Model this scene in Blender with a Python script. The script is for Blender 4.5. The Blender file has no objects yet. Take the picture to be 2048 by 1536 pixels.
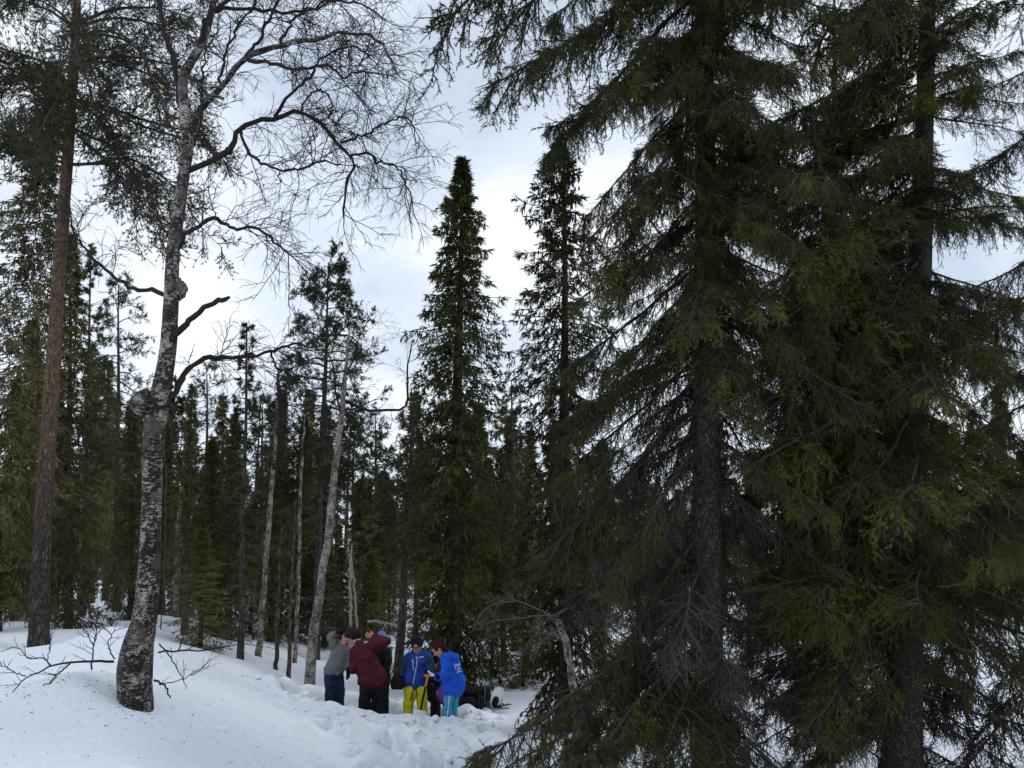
import bpy, math, random
import numpy as np
from mathutils import Vector, Matrix

# ------------------------------------------------------------------ camera, sky, sun, exposure
scene = bpy.context.scene
col = scene.collection
FPX = 1700.0                      # focal length in pixels of the 2048 px wide photograph
HORIZON = 1100.0
PITCH = math.atan((HORIZON - 768.0) / FPX)
EYE = 1.65
cam_data = bpy.data.cameras.new('camera')
cam_data.sensor_width = 36.0
cam_data.lens = 36.0 * FPX / 2048.0
cam_data.clip_start = 0.05
cam_data.clip_end = 3000.0
cam = bpy.data.objects.new('camera', cam_data)
cam.location = (0, 0, EYE)
cam.rotation_euler = (math.radians(90) + PITCH, 0, 0)
col.objects.link(cam)
scene.camera = cam

SUN_EL, SUN_AZ = math.radians(40), math.radians(92)     # azimuth clockwise from +Y (to the right)
world = bpy.data.worlds.new('World')
scene.world = world
world.use_nodes = True
wt = world.node_tree
wt.nodes.clear()
def WN(t, **k):
    n = wt.nodes.new(t)
    for a, b in k.items():
        setattr(n, a, b)
    return n
w_out = WN('ShaderNodeOutputWorld')
w_bg = WN('ShaderNodeBackground')
w_bg.inputs['Strength'].default_value = 0.1
w_sky = WN('ShaderNodeTexSky', sky_type='NISHITA')
w_sky.sun_disc = False
w_sky.sun_elevation = SUN_EL
w_sky.sun_rotation = SUN_AZ
w_tc = WN('ShaderNodeTexCoord')
w_sep = WN('ShaderNodeSeparateXYZ')
wt.links.new(w_tc.outputs['Generated'], w_sep.inputs[0])
def wmath(op, a, b=None, clamp=False):
    n = WN('ShaderNodeMath', operation=op)
    n.use_clamp = clamp
    for i, v in enumerate((a, b)):
        if v is None:
            continue
        if isinstance(v, (int, float)):
            n.inputs[i].default_value = v
        else:
            wt.links.new(v, n.inputs[i])
    return n.outputs[0]
zz = wmath('ADD', wmath('MAXIMUM', w_sep.outputs[2], 0.0), 0.32)
w_comb = WN('ShaderNodeCombineXYZ')
wt.links.new(wmath('DIVIDE', w_sep.outputs[0], zz), w_comb.inputs[0])
wt.links.new(wmath('DIVIDE', w_sep.outputs[1], zz), w_comb.inputs[1])
def wnoise(scale, detail, rough, off, dist=0.0):
    m = WN('ShaderNodeMapping')
    m.inputs['Location'].default_value = off
    wt.links.new(w_comb.outputs[0], m.inputs[0])
    n = WN('ShaderNodeTexNoise')
    n.inputs['Scale'].default_value = scale
    n.inputs['Detail'].default_value = detail
    n.inputs['Roughness'].default_value = rough
    n.inputs['Distortion'].default_value = dist
    wt.links.new(m.outputs[0], n.inputs['Vector'])
    return n.outputs['Fac']
def wramp(fac, stops):
    r = WN('ShaderNodeValToRGB')
    while len(r.color_ramp.elements) < len(stops):
        r.color_ramp.elements.new(0.5)
    for e, (p, c) in zip(r.color_ramp.elements, stops):
        e.position = p
        e.color = (*c, 1)
    r.color_ramp.interpolation = 'EASE'
    wt.links.new(fac, r.inputs[0])
    return r.outputs[0]
cl_tone = wnoise(2.1, 5.0, 0.5, (3.3, 1.7, 0.0), 0.35)
cl_col = wramp(cl_tone, [(0.30, (4.6, 5.35, 6.5)), (0.44, (5.8, 6.5, 7.5)), (0.58, (7.2, 7.7, 8.4)), (0.74, (8.0, 8.3, 8.8))])
cl_cov = wramp(wnoise(1.3, 4.0, 0.55, (8.1, 2.2, 0.0), 0.3), [(0.30, (0.72, 0.72, 0.72)), (0.48, (1, 1, 1))])
w_mix = WN('ShaderNodeMixRGB')
wt.links.new(cl_cov, w_mix.inputs[0])
wt.links.new(w_sky.outputs[0], w_mix.inputs[1])
wt.links.new(cl_col, w_mix.inputs[2])
wt.links.new(w_mix.outputs[0], w_bg.inputs[0])
wt.links.new(w_bg.outputs[0], w_out.inputs[0])

sun_data = bpy.data.lights.new('sun', 'SUN')
sun_data.energy = 0.7
sun_data.angle = math.radians(25)
sun_data.color = (1.0, 0.97, 0.92)
sun = bpy.data.objects.new('sun', sun_data)
_sd = Vector((math.sin(SUN_AZ) * math.cos(SUN_EL), math.cos(SUN_AZ) * math.cos(SUN_EL), math.sin(SUN_EL)))
sun.rotation_euler = (-_sd).to_track_quat('-Z', 'Y').to_euler()
sun.location = _sd * 60
col.objects.link(sun)

vs = scene.view_settings
vs.view_transform = 'Standard'
vs.look = 'None'
vs.exposure = 0.45
vs.gamma = 1.0
vs.use_curve_mapping = False
scene.render.engine = 'CYCLES'
scene.cycles.max_bounces = 4
scene.cycles.diffuse_bounces = 2
scene.cycles.adaptive_threshold = 0.025
scene.cycles.use_light_tree = False
world.cycles.sampling_method = 'NONE'
scene.cycles.glossy_bounces = 1
scene.cycles.use_denoising = True

# ------------------------------------------------------------------ helpers: pixels, meshes
CP, SP = math.cos(PITCH), math.sin(PITCH)
def at(px, py, Y):
    """point that the photograph's pixel (px, py) shows at distance Y ahead"""
    x = (px - 1024.0) / FPX
    y = -(py - 768.0) / FPX
    dy = CP - y * SP
    dz = SP + y * CP
    s = Y / dy
    return np.array((x * s, Y, EYE + dz * s))
def nrm(v):
    return v / np.maximum(np.linalg.norm(v, axis=-1, keepdims=True), 1e-9)
def sstep(a, b, x):
    t = np.clip((x - a) / (b - a), 0, 1)
    return t * t * (3 - 2 * t)

class MB:
    """collects vertices and faces, then builds ONE mesh"""
    def __init__(self):
        self.v, self.f, self.m, self.n = [], [], [], 0
    def add(self, verts, faces, mat=0):
        verts = np.asarray(verts, dtype=np.float64).reshape(-1, 3)
        faces = np.asarray(faces, dtype=np.int64)
        if len(faces) == 0:
            return
        self.v.append(verts)
        self.f.append(faces + self.n)
        self.m.append(np.full(len(faces), mat, dtype=np.int32))
        self.n += len(verts)
    def mesh(self, name, mats, smooth=True, offset=None):
        me = bpy.data.meshes.new(name)
        V = np.concatenate(self.v)
        if offset is not None:
            V = V - np.asarray(offset)
        me.vertices.add(len(V))
        me.vertices.foreach_set('co', V.astype(np.float32).ravel())
        loops = np.concatenate([f.ravel() for f in self.f]).astype(np.int32)
        tot = np.concatenate([np.full(len(f), f.shape[1], dtype=np.int32) for f in self.f])
        start = np.concatenate(([0], np.cumsum(tot)[:-1])).astype(np.int32)
        me.loops.add(len(loops))
        me.loops.foreach_set('vertex_index', loops)
        me.polygons.add(len(tot))
        me.polygons.foreach_set('loop_start', start)
        me.polygons.foreach_set('material_index', np.concatenate(self.m))
        me.polygons.foreach_set('use_smooth', np.full(len(tot), smooth, dtype=bool))
        for m in mats:
            me.materials.append(m)
        me.update(calc_edges=True)
        return me

def link(name, me, parent=None, loc=None):
    o = bpy.data.objects.new(name, me)
    col.objects.link(o)
    if parent is not None:
        o.parent = parent
    if loc is not None:
        o.location = [float(c) for c in loc]
    return o
def tag(o, label=None, cat=None, group=None, kind=None):
    if label: o['label'] = label
    if cat: o['category'] = cat
    if group: o['group'] = group
    if kind: o['kind'] = kind
    return o
def root(name, loc, label, cat, group=None):
    o = bpy.data.objects.new(name, None)
    o.empty_display_size = 0.2
    col.objects.link(o)
    o.location = [float(c) for c in loc]
    return tag(o, label, cat, group)

def tube(mb, P, R, S=5, mat=0, cap=False):
    """tubes along many polylines at once: P (M,K,3), R (M,K)"""
    P = np.asarray(P, dtype=np.float64)
    R = np.asarray(R, dtype=np.float64)
    if P.ndim == 2:
        P, R = P[None], R[None]
    M, K, _ = P.shape
    T = np.empty_like(P)
    T[:, 1:-1] = P[:, 2:] - P[:, :-2]
    T[:, 0] = P[:, 1] - P[:, 0]
    T[:, -1] = P[:, -1] - P[:, -2]
    T = nrm(T)
    ref = np.zeros((M, 1, 3))
    mean = np.abs(nrm(P[:, -1] - P[:, 0]))
    ax = np.argmin(mean, axis=1)
    ref[np.arange(M), 0, ax] = 1
    A = nrm(np.cross(T, np.broadcast_to(ref, T.shape)))
    B = np.cross(T, A)
    an = np.linspace(0, 2 * np.pi, S, endpoint=False)
    ring = (A[:, :, None] * np.cos(an)[:, None] + B[:, :, None] * np.sin(an)[:, None]) * R[:, :, None, None]
    V = P[:, :, None] + ring
    idx = np.arange(M * K * S).reshape(M, K, S)
    nx = np.roll(idx, -1, axis=2)
    F = np.stack((idx[:, :-1], nx[:, :-1], nx[:, 1:], idx[:, 1:]), axis=-1).reshape(-1, 4)
    mb.add(V.reshape(-1, 3), F, mat)
    if cap and S >= 3:
        e = idx[:, -1]
        mb.add(V.reshape(M, K, S, 3)[:, -1].reshape(-1, 3), np.arange(M * S).reshape(M, S), mat)

def grow(start, d0, length, K, grav, wig, rng):
    """M polylines of K points that start at start, heading d0, bent by gravity (scalar or K-1 values)"""
    M = len(start)
    P = np.empty((M, K, 3))
    P[:, 0] = start
    d = nrm(np.array(d0, dtype=np.float64))
    g = np.broadcast_to(np.asarray(grav, dtype=np.float64), (K - 1,))
    step = (np.asarray(length, dtype=np.float64) / (K - 1))[:, None]
    for k in range(1, K):
        P[:, k] = P[:, k - 1] + d * step
        d = d + rng.normal(0, wig, (M, 3))
        d[:, 2] -= g[k - 1]
        d = nrm(d)
    return P
def sample(P, i, t):
    """points and tangents at parameter t (0..1) of polyline i"""
    K = P.shape[1]
    f = np.clip(t, 0, 0.9999) * (K - 1)
    k = f.astype(int)
    u = (f - k)[:, None]
    a, b = P[i, k], P[i, k + 1]
    return a + (b - a) * u, nrm(b - a)
def spikes(mb, base, d, ln, w, rng, mat):
    """one narrow triangle per needle"""
    M = len(base)
    side = nrm(np.cross(d, rng.normal(0, 1, (M, 3)))) * (np.asarray(w).reshape(-1, 1) if np.ndim(w) else w) * 0.5
    tip = base + d * (np.asarray(ln).reshape(-1, 1) if np.ndim(ln) else ln)
    V = np.stack((base - side, base + side, tip), axis=1)
    mb.add(V.reshape(-1, 3), np.arange(M * 3).reshape(M, 3), mat)
def leaflets(mb, base, d, ln, w, rng, mat):
    """one long diamond (two triangles) per needled twig"""
    M = len(base)
    ln = np.broadcast_to(np.asarray(ln, dtype=float), (M,))[:, None]
    w = np.broadcast_to(np.asarray(w, dtype=float), (M,))[:, None]
    side = nrm(np.cross(d, rng.normal(0, 1, (M, 3)))) * w * 0.5
    mid = base + d * ln * 0.45
    V = np.stack((base, mid + side, base + d * ln, mid - side), axis=1)
    mb.add(V.reshape(-1, 3), np.arange(M * 4).reshape(M, 4), mat)

def vnoise(x, y, scale, seed):
    """smooth 2-D value noise in -1..1"""
    r = np.random.default_rng(seed)
    N = 256
    G = r.uniform(-1, 1, (N, N))
    u, v = x / scale + 1000.0, y / scale + 1000.0
    i, j = np.floor(u).astype(int), np.floor(v).astype(int)
    fu, fv = u - i, v - j
    fu, fv = fu * fu * (3 - 2 * fu), fv * fv * (3 - 2 * fv)
    i0, i1, j0, j1 = i % N, (i + 1) % N, j % N, (j + 1) % N
    return (G[i0, j0] * (1 - fu) + G[i1, j0] * fu) * (1 - fv) + (G[i0, j1] * (1 - fu) + G[i1, j1] * fu) * fv

# ------------------------------------------------------------------ materials
def mat_new(name, rough=0.8, spec=0.2):
    m = bpy.data.materials.new(name)
    m.use_nodes = True
    b = m.node_tree.nodes['Principled BSDF']
    b.inputs['Roughness'].default_value = rough
    b.inputs['Specular IOR Level'].default_value = spec
    return m, m.node_tree, b
def node(nt, t, ins=None, **k):
    n = nt.nodes.new(t)
    for a, b in k.items():
        setattr(n, a, b)
    for a, b in (ins or {}).items():
        if hasattr(b, 'is_linked') or isinstance(b, bpy.types.NodeSocket):
            nt.links.new(b, n.inputs[a])
        else:
            n.inputs[a].default_value = b
    return n
def ramp(nt, fac, stops, interp='LINEAR'):
    r = nt.nodes.new('ShaderNodeValToRGB')
    while len(r.color_ramp.elements) < len(stops):
        r.color_ramp.elements.new(0.5)
    for e, (p, c) in zip(r.color_ramp.elements, stops):
        e.position = p
        e.color = (*c, 1)
    r.color_ramp.interpolation = interp
    nt.links.new(fac, r.inputs[0])
    return r.outputs[0]
def objcoord(nt, scale=(1, 1, 1)):
    tc = nt.nodes.new('ShaderNodeTexCoord')
    mp = node(nt, 'ShaderNodeMapping', {'Scale': scale, 'Vector': tc.outputs['Object']})
    return mp.outputs[0]
def noise(nt, vec, scale, detail=4.0, rough=0.6, dist=0.0):
    return node(nt, 'ShaderNodeTexNoise', {'Vector': vec, 'Scale': scale, 'Detail': detail, 'Roughness': rough, 'Distortion': dist}).outputs['Fac']
def bump(nt, b, height, strength, dist):
    n = node(nt, 'ShaderNodeBump', {'Strength': strength, 'Distance': dist, 'Height': height})
    nt.links.new(n.outputs[0], b.inputs['Normal'])
    return n
def mixc(nt, fac, a, b):
    n = nt.nodes.new('ShaderNodeMixRGB')
    for i, v in enumerate((fac, a, b)):
        if isinstance(v, (int, float)):
            n.inputs[i].default_value = v
        elif isinstance(v, tuple):
            n.inputs[i].default_value = (*v, 1)
        else:
            nt.links.new(v, n.inputs[i])
    return n.outputs[0]

def needle_mat(name, c_dark, c_mid, c_light, scale):
    m, nt, b = mat_new(name, 0.7, 0.10)
    g = nt.nodes.new('ShaderNodeNewGeometry')
    n1 = noise(nt, g.outputs['Position'], scale, 3.0, 0.6)
    c = ramp(nt, n1, [(0.3, c_dark), (0.52, c_mid), (0.72, c_light)])
    oi = nt.nodes.new('ShaderNodeObjectInfo')
    hs = node(nt, 'ShaderNodeHueSaturation', {'Color': c})
    v = node(nt, 'ShaderNodeMapRange', {'Value': oi.outputs['Random'], 'To Min': 0.62, 'To Max': 1.32})
    nt.links.new(v.outputs[0], hs.inputs['Value'])
    nt.links.new(hs.outputs[0], b.inputs['Base Color'])
    return m
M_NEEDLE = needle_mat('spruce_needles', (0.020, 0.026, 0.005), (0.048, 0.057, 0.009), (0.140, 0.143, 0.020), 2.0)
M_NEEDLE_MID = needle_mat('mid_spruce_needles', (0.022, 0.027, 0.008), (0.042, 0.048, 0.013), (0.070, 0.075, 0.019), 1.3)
M_NEEDLE_FAR = needle_mat('far_spruce_needles', (0.066, 0.064, 0.025), (0.112, 0.107, 0.040), (0.165, 0.152, 0.058), 0.7)  # colour lightened to stand in for lifted shadows in the forest wall
M_PNEEDLE = needle_mat('pine_needles', (0.030, 0.042, 0.018), (0.050, 0.066, 0.026), (0.078, 0.096, 0.036), 1.2)

def bark_mat(name, c0, c1, c2, scale, zs, strength=0.9, dist=0.02):
    m, nt, b = mat_new(name, 0.9, 0.1)
    v = objcoord(nt, (1, 1, zs))
    n1 = noise(nt, v, scale, 6.0, 0.65, 0.3)
    wv = node(nt, 'ShaderNodeTexNoise', {'Vector': v, 'Scale': scale * 0.8, 'Detail': 3.0})
    vd = node(nt, 'ShaderNodeVectorMath', {0: wv.outputs['Color'], 1: (0.11, 0.11, 0.11)}, operation='MULTIPLY')
    vv = node(nt, 'ShaderNodeVectorMath', {0: v, 1: vd.outputs[0]}, operation='ADD')
    vo = node(nt, 'ShaderNodeTexVoronoi', {'Vector': vv.outputs[0], 'Scale': scale * 1.5, 'Randomness': 1.0}, feature='DISTANCE_TO_EDGE')
    cn = node(nt, 'ShaderNodeMath', {0: vo.outputs['Distance'], 1: noise(nt, v, scale * 3.0, 3.0, 0.7)}, operation='MULTIPLY')
    crack = ramp(nt, cn.outputs[0], [(0.0, (0, 0, 0)), (0.10, (1, 1, 1))])
    c = ramp(nt, n1, [(0.3, c0), (0.5, c1), (0.72, c2)])
    c = mixc(nt, crack, tuple(x * 0.75 for x in c0), c)
    nt.links.new(c, b.inputs['Base Color'])
    h = node(nt, 'ShaderNodeMath', {0: crack, 1: n1}, operation='ADD')
    bump(nt, b, h.outputs[0], strength, dist)
    return m, nt, b
M_BARK, _, _ = bark_mat('spruce_bark', (0.040, 0.035, 0.031), (0.085, 0.075, 0.067), (0.19, 0.175, 0.16), 30.0, 0.6)
M_BARK_FAR, _, _ = bark_mat('far_bark', (0.050, 0.042, 0.035), (0.092, 0.078, 0.066), (0.15, 0.13, 0.112), 9.0, 0.35)
def pine_bark():
    m, nt, b = bark_mat('pine_bark', (0.045, 0.036, 0.032), (0.085, 0.068, 0.060), (0.140, 0.118, 0.105), 15.0, 0.3, 1.0, 0.03)
    old = b.inputs['Base Color'].links[0].from_socket
    tc = nt.nodes.new('ShaderNodeTexCoord')
    sep = node(nt, 'ShaderNodeSeparateXYZ', {0: tc.outputs['Object']})
    nz = noise(nt, tc.outputs['Object'], 2.2, 4.0, 0.65)
    z = node(nt, 'ShaderNodeMath', {0: nz, 1: 3.0}, operation='MULTIPLY')
    z = node(nt, 'ShaderNodeMath', {0: sep.outputs[2], 1: z.outputs[0]}, operation='ADD')
    f = node(nt, 'ShaderNodeMapRange', {'Value': z.outputs[0], 'From Min': 3.4, 'From Max': 6.4})
    ov = objcoord(nt, (1, 1, 0.5))
    oc = ramp(nt, noise(nt, ov, 18.0, 5.0, 0.7), [(0.28, (0.060, 0.036, 0.024)), (0.5, (0.145, 0.096, 0.067)), (0.72, (0.27, 0.185, 0.132))])
    nt.links.new(mixc(nt, f.outputs[0], old, oc), b.inputs['Base Color'])
    return m
M_PINE = pine_bark()
def birch_bark(name, white, dark, amount, sc=7.0, grey=0.0):
    m, nt, b = mat_new(name, 0.75, 0.2)
    v = objcoord(nt, (1, 1, 1.0))
    vh = objcoord(nt, (1, 1, 4.0))
    n1 = noise(nt, v, sc, 6.0, 0.72, 0.5)
    n2 = noise(nt, vh, sc * 4.0, 4.0, 0.65)
    n3 = noise(nt, v, sc * 8.0, 4.0, 0.75)
    s = node(nt, 'ShaderNodeMath', {0: n1, 1: 0.45}, operation='MULTIPLY')
    s2 = node(nt, 'ShaderNodeMath', {0: n2, 1: 0.3}, operation='MULTIPLY')
    s3 = node(nt, 'ShaderNodeMath', {0: n3, 1: 0.35}, operation='MULTIPLY')
    a = node(nt, 'ShaderNodeMath', {0: s.outputs[0], 1: s2.outputs[0]}, operation='ADD')
    a = node(nt, 'ShaderNodeMath', {0: a.outputs[0], 1: s3.outputs[0]}, operation='ADD')
    c = ramp(nt, a.outputs[0], [(amount - 0.035, dark), (amount, tuple(0.55 * x + 0.45 * y for x, y in zip(dark, white))), (amount + 0.04, white)])
    lich = noise(nt, v, sc * 1.3, 3.0, 0.6)
    lf = ramp(nt, lich, [(0.52, (0, 0, 0)), (0.66, (0.7, 0.7, 0.7))])
    c = mixc(nt, lf, c, (0.085, 0.082, 0.070))
    nt.links.new(c, b.inputs['Base Color'])
    bump(nt, b, a.outputs[0], 0.7, 0.02)
    return m
M_BIRCH = birch_bark('old_birch_bark', (0.34, 0.31, 0.285), (0.016, 0.013, 0.011), 0.584, 3.6)
M_BIRCH_W = birch_bark('white_birch_bark', (0.37, 0.34, 0.30), (0.035, 0.030, 0.026), 0.55, 7.0)
def flat(name, c, rough=0.85, spec=0.15, var=0.25, sc=30.0):
    m, nt, b = mat_new(name, rough, spec)
    v = objcoord(nt)
    n = noise(nt, v, sc, 4.0, 0.6)
    nt.links.new(ramp(nt, n, [(0.3, tuple(x * (1 - var) for x in c)), (0.7, tuple(min(1, x * (1 + var)) for x in c))]), b.inputs['Base Color'])
    return m
M_TWIG = flat('conifer_twig', (0.050, 0.042, 0.036))
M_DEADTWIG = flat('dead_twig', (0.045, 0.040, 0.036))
M_LICHEN = flat('beard_lichen', (0.072, 0.072, 0.060))
M_DLICHEN = flat('dark_horsehair_lichen', (0.030, 0.026, 0.020))
M_BTWIG = flat('birch_twig', (0.028, 0.021, 0.019))
M_PALETWIG = flat('pale_birch_twig', (0.30, 0.27, 0.24))
M_WOOD = flat('bare_wood', (0.32, 0.26, 0.19))

def snow_mat():
    m, nt, b = mat_new('snow', 0.75, 0.15)
    g = nt.nodes.new('ShaderNodeNewGeometry')
    P = g.outputs['Position']
    n1 = noise(nt, P, 0.7, 4.0, 0.5)
    n2 = noise(nt, P, 9.0, 5.0, 0.62)
    n3 = noise(nt, P, 60.0, 3.0, 0.6)
    c = ramp(nt, n1, [(0.3, (0.80, 0.85, 0.93)), (0.7, (0.85, 0.89, 0.955))])
    # needles, bark flakes and lichen litter lying on the old snow
    lit = noise(nt, P, 26.0, 2.0, 0.5)
    li2 = noise(nt, P, 1.1, 3.0, 0.6)
    lm = node(nt, 'ShaderNodeMath', {0: lit, 1: node(nt, 'ShaderNodeMapRange', {'Value': li2, 'From Min': 0.35, 'From Max': 0.75, 'To Min': -0.08, 'To Max': 0.06}).outputs[0]}, operation='ADD')
    lf = ramp(nt, lm.outputs[0], [(0.70, (0, 0, 0)), (0.75, (0.75, 0.75, 0.75))])
    c = mixc(nt, lf, c, (0.14, 0.12, 0.10))
    nt.links.new(c, b.inputs['Base Color'])
    h = node(nt, 'ShaderNodeMath', {0: n2, 1: node(nt, 'ShaderNodeMath', {0: n3, 1: 0.35}, operation='MULTIPLY').outputs[0]}, operation='ADD')
    bump(nt, b, h.outputs[0], 0.6, 0.06)
    return m
M_SNOW = snow_mat()

# ------------------------------------------------------------------ the snow-covered ground
PIT = (-2.35, 15.15, 1.55, 0.85)      # dug pit: x, y, half width, half depth
_r = np.random.default_rng(11)
PRINTS = []
def _trail(pts, n, jit, size, depth):
    pts = np.array(pts, dtype=float)
    seg = np.linalg.norm(np.diff(pts, axis=0), axis=1)
    cum = np.concatenate(([0], np.cumsum(seg)))
    for s in np.linspace(0, cum[-1], n):
        x = np.interp(s, cum, pts[:, 0]) + _r.normal(0, jit)
        y = np.interp(s, cum, pts[:, 1]) + _r.normal(0, jit)
        PRINTS.append((x, y, size * _r.uniform(0.7, 1.35), depth * _r.uniform(0.5, 1.3), _r.uniform(0, 6.28)))
def ground_base(x, y):
    x, y = np.asarray(x, dtype=float), np.asarray(y, dtype=float)
    ye = np.maximum(y, 6.0)
    s = sstep(-0.46, -0.12, x / ye)
    z = -1.02 * s * sstep(0.5, 8.0, y)
    z = z + (0.55 * s - 0.18 * (1 - s)) * sstep(18.0, 36.0, y)
    z = z + sstep(45, 160, y) * 1.5
    far = sstep(6, 26, y)
    z = z + 0.10 * vnoise(x, y, 3.1, 1) * (0.35 + 0.65 * far) + 0.22 * vnoise(x, y, 9.0, 2) * far
    z = z + 0.05 * vnoise(x, y, 1.25, 3) * (0.3 + 0.7 * far)
    return z
TREE_WELLS = []
def ground(x, y, detail=True):
    x, y = np.asarray(x, dtype=float), np.asarray(y, dtype=float)
    z = ground_base(x, y)
    # mound behind the birch
    z = z + 0.42 * np.exp(-(((x + 6.35) / 0.9) ** 2 + ((y - 14.2) / 0.9) ** 2))
    z = z + 0.22 * np.exp(-(((x + 4.75) / 0.75) ** 2 + ((y - 10.0) / 0.8) ** 2))
    z = z + 0.09 * np.exp(-(((x + 4.76) / 0.34) ** 2 + ((y - 9.45) / 0.36) ** 2))
    z = z + 0.10 * np.exp(-(((x + 4.3) / 2.6) ** 2 + ((y - 9.2) / 2.2) ** 2))
    # churned apron of dug-out snow towards the camera
    ap = np.exp(-(((x + 1.45) / 1.9) ** 2 + ((y - 12.6) / 1.9) ** 2))
    ap = np.maximum(ap, 0.8 * np.exp(-(((x + 0.9) / 1.0) ** 2 + ((y - 9.6) / 2.4) ** 2)))
    z = z + ap * (0.12 * vnoise(x, y, 0.42, 5) + 0.06 * vnoise(x, y, 0.22, 6) + 0.025 * vnoise(x, y, 0.1, 7))
    # the pit and its raised rim
    px, py, pa, pb = PIT
    q = np.sqrt(((x - px) / pa) ** 2 + ((y - py) / pb) ** 2) + 0.10 * vnoise(x, y, 0.5, 8) + 0.05 * vnoise(x, y, 0.2, 9)
    rim = np.exp(-((q - 1.16) / 0.16) ** 2)
    z = z + rim * (0.09 + 0.08 * vnoise(x, y, 0.35, 10) + 0.05 * vnoise(x, y, 0.15, 12))
    z = z - 0.62 * (1 - sstep(0.78, 1.04, q))
    for (tx, ty, tr, td) in TREE_WELLS:
        z = z - td * np.exp(-(((x - tx) ** 2 + (y - ty) ** 2) / (tr * tr)))
    if detail:
        for (fx, fy, fs, fd, fa) in PRINTS:
            msk = (np.abs(x - fx) < fs * 4) & (np.abs(y - fy) < fs * 4)
            if not np.any(msk):
                continue
            dx, dy = x[msk] - fx, y[msk] - fy
            u = (dx * math.cos(fa) + dy * math.sin(fa)) / (fs * 1.3)
            v = (-dx * math.sin(fa) + dy * math.cos(fa)) / (fs * 0.75)
            rr = np.sqrt(u * u + v * v)
            z[msk] += -fd * (1 - sstep(0.6, 1.15, rr)) + fd * 0.35 * np.exp(-((rr - 1.4) / 0.3) ** 2)
    return z
_trail([(-1.3, 13.6), (-1.4, 12.0), (-1.0, 10.5), (-1.1, 9.0), (-0.6, 7.2), (-0.3, 5.5)], 44, 0.22, 0.17, 0.24)
_trail([(-0.6, 13.8), (-0.3, 12.2), (-0.6, 10.4), (-0.3, 8.6)], 30, 0.25, 0.16, 0.22)
_trail([(-2.4, 13.4), (-1.9, 11.8), (-1.5, 10.6), (-1.6, 9.2)], 28, 0.25, 0.17, 0.20)
_trail([(-3.4, 14.2), (-4.2, 13.2)], 8, 0.2, 0.15, 0.06)
_trail([(0.2, 14.6), (1.2, 14.0), (2.2, 13.0)], 12, 0.2, 0.15, 0.07)
_trail([(-3.9, 6.6), (-3.3, 6.4), (-2.9, 6.9)], 7, 0.15, 0.09, 0.035)
_trail([(-7.5, 9.5), (-5.5, 8.0), (-3.2, 7.4)], 14, 0.25, 0.06, 0.02)
for _k in range(170):
    PRINTS.append((_r.uniform(-5.5, 0.5), _r.uniform(5.8, 13.5), _r.uniform(0.03, 0.09), _r.uniform(0.012, 0.04), _r.uniform(0, 6.28)))
def gz(x, y):
    return float(ground(np.array([x]), np.array([y]), False)[0])
def build_ground():
    def axis(lo, hi, step, far_lo, far_hi, growth=1.16):
        a = list(np.arange(lo, hi, step))
        s, v = step, a[-1]
        while v < far_hi:
            s *= growth
            v += s
            a.append(v)
        s, v, b = step, a[0], []
        while v > far_lo:
            s *= growth
            v -= s
            b.append(v)
        return np.array(b[::-1] + a)
    xs = axis(-6.0, 3.0, 0.042, -600, 600)
    ys = axis(5.4, 16.8, 0.046, -60, 900)
    X, Y = np.meshgrid(xs, ys, indexing='ij')
    Z = ground(X.ravel(), Y.ravel())
    V = np.stack((X.ravel(), Y.ravel(), Z), axis=1)
    n, m = len(xs), len(ys)
    idx = np.arange(n * m).reshape(n, m)
    F = np.stack((idx[:-1, :-1], idx[1:, :-1], idx[1:, 1:], idx[:-1, 1:]), axis=-1).reshape(-1, 4)
    mb = MB()
    mb.add(V, F)
    o = link('ground', mb.mesh('ground', [M_SNOW]))
    tag(o, 'snow-covered forest floor with trampled tracks and a dug pit', 'ground', kind='structure')
TREE_WELLS += [(-4.15, 9.72, 0.40, 0.16), (-8.4, 15.2, 0.5, 0.15), (1.85, 8.0, 0.7, 0.15), (4.2, 9.0, 0.7, 0.15)]
for _px, _Y in ((138, 18.5), (165, 21.5), (262, 20.5), (368, 19), (400, 17.6), (456, 20), (480, 17.6), (622, 16.6), (519, 19), (592, 19.5), (628, 20.5), (795, 18.4), (578, 16.4), (554, 17.6), (905, 17.3), (1128, 14), (1655, 11), (1155, 12.4)):
    TREE_WELLS.append(((_px - 1024) / FPX * _Y * 0.97, _Y, 0.38, 0.16))
build_ground()

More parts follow.
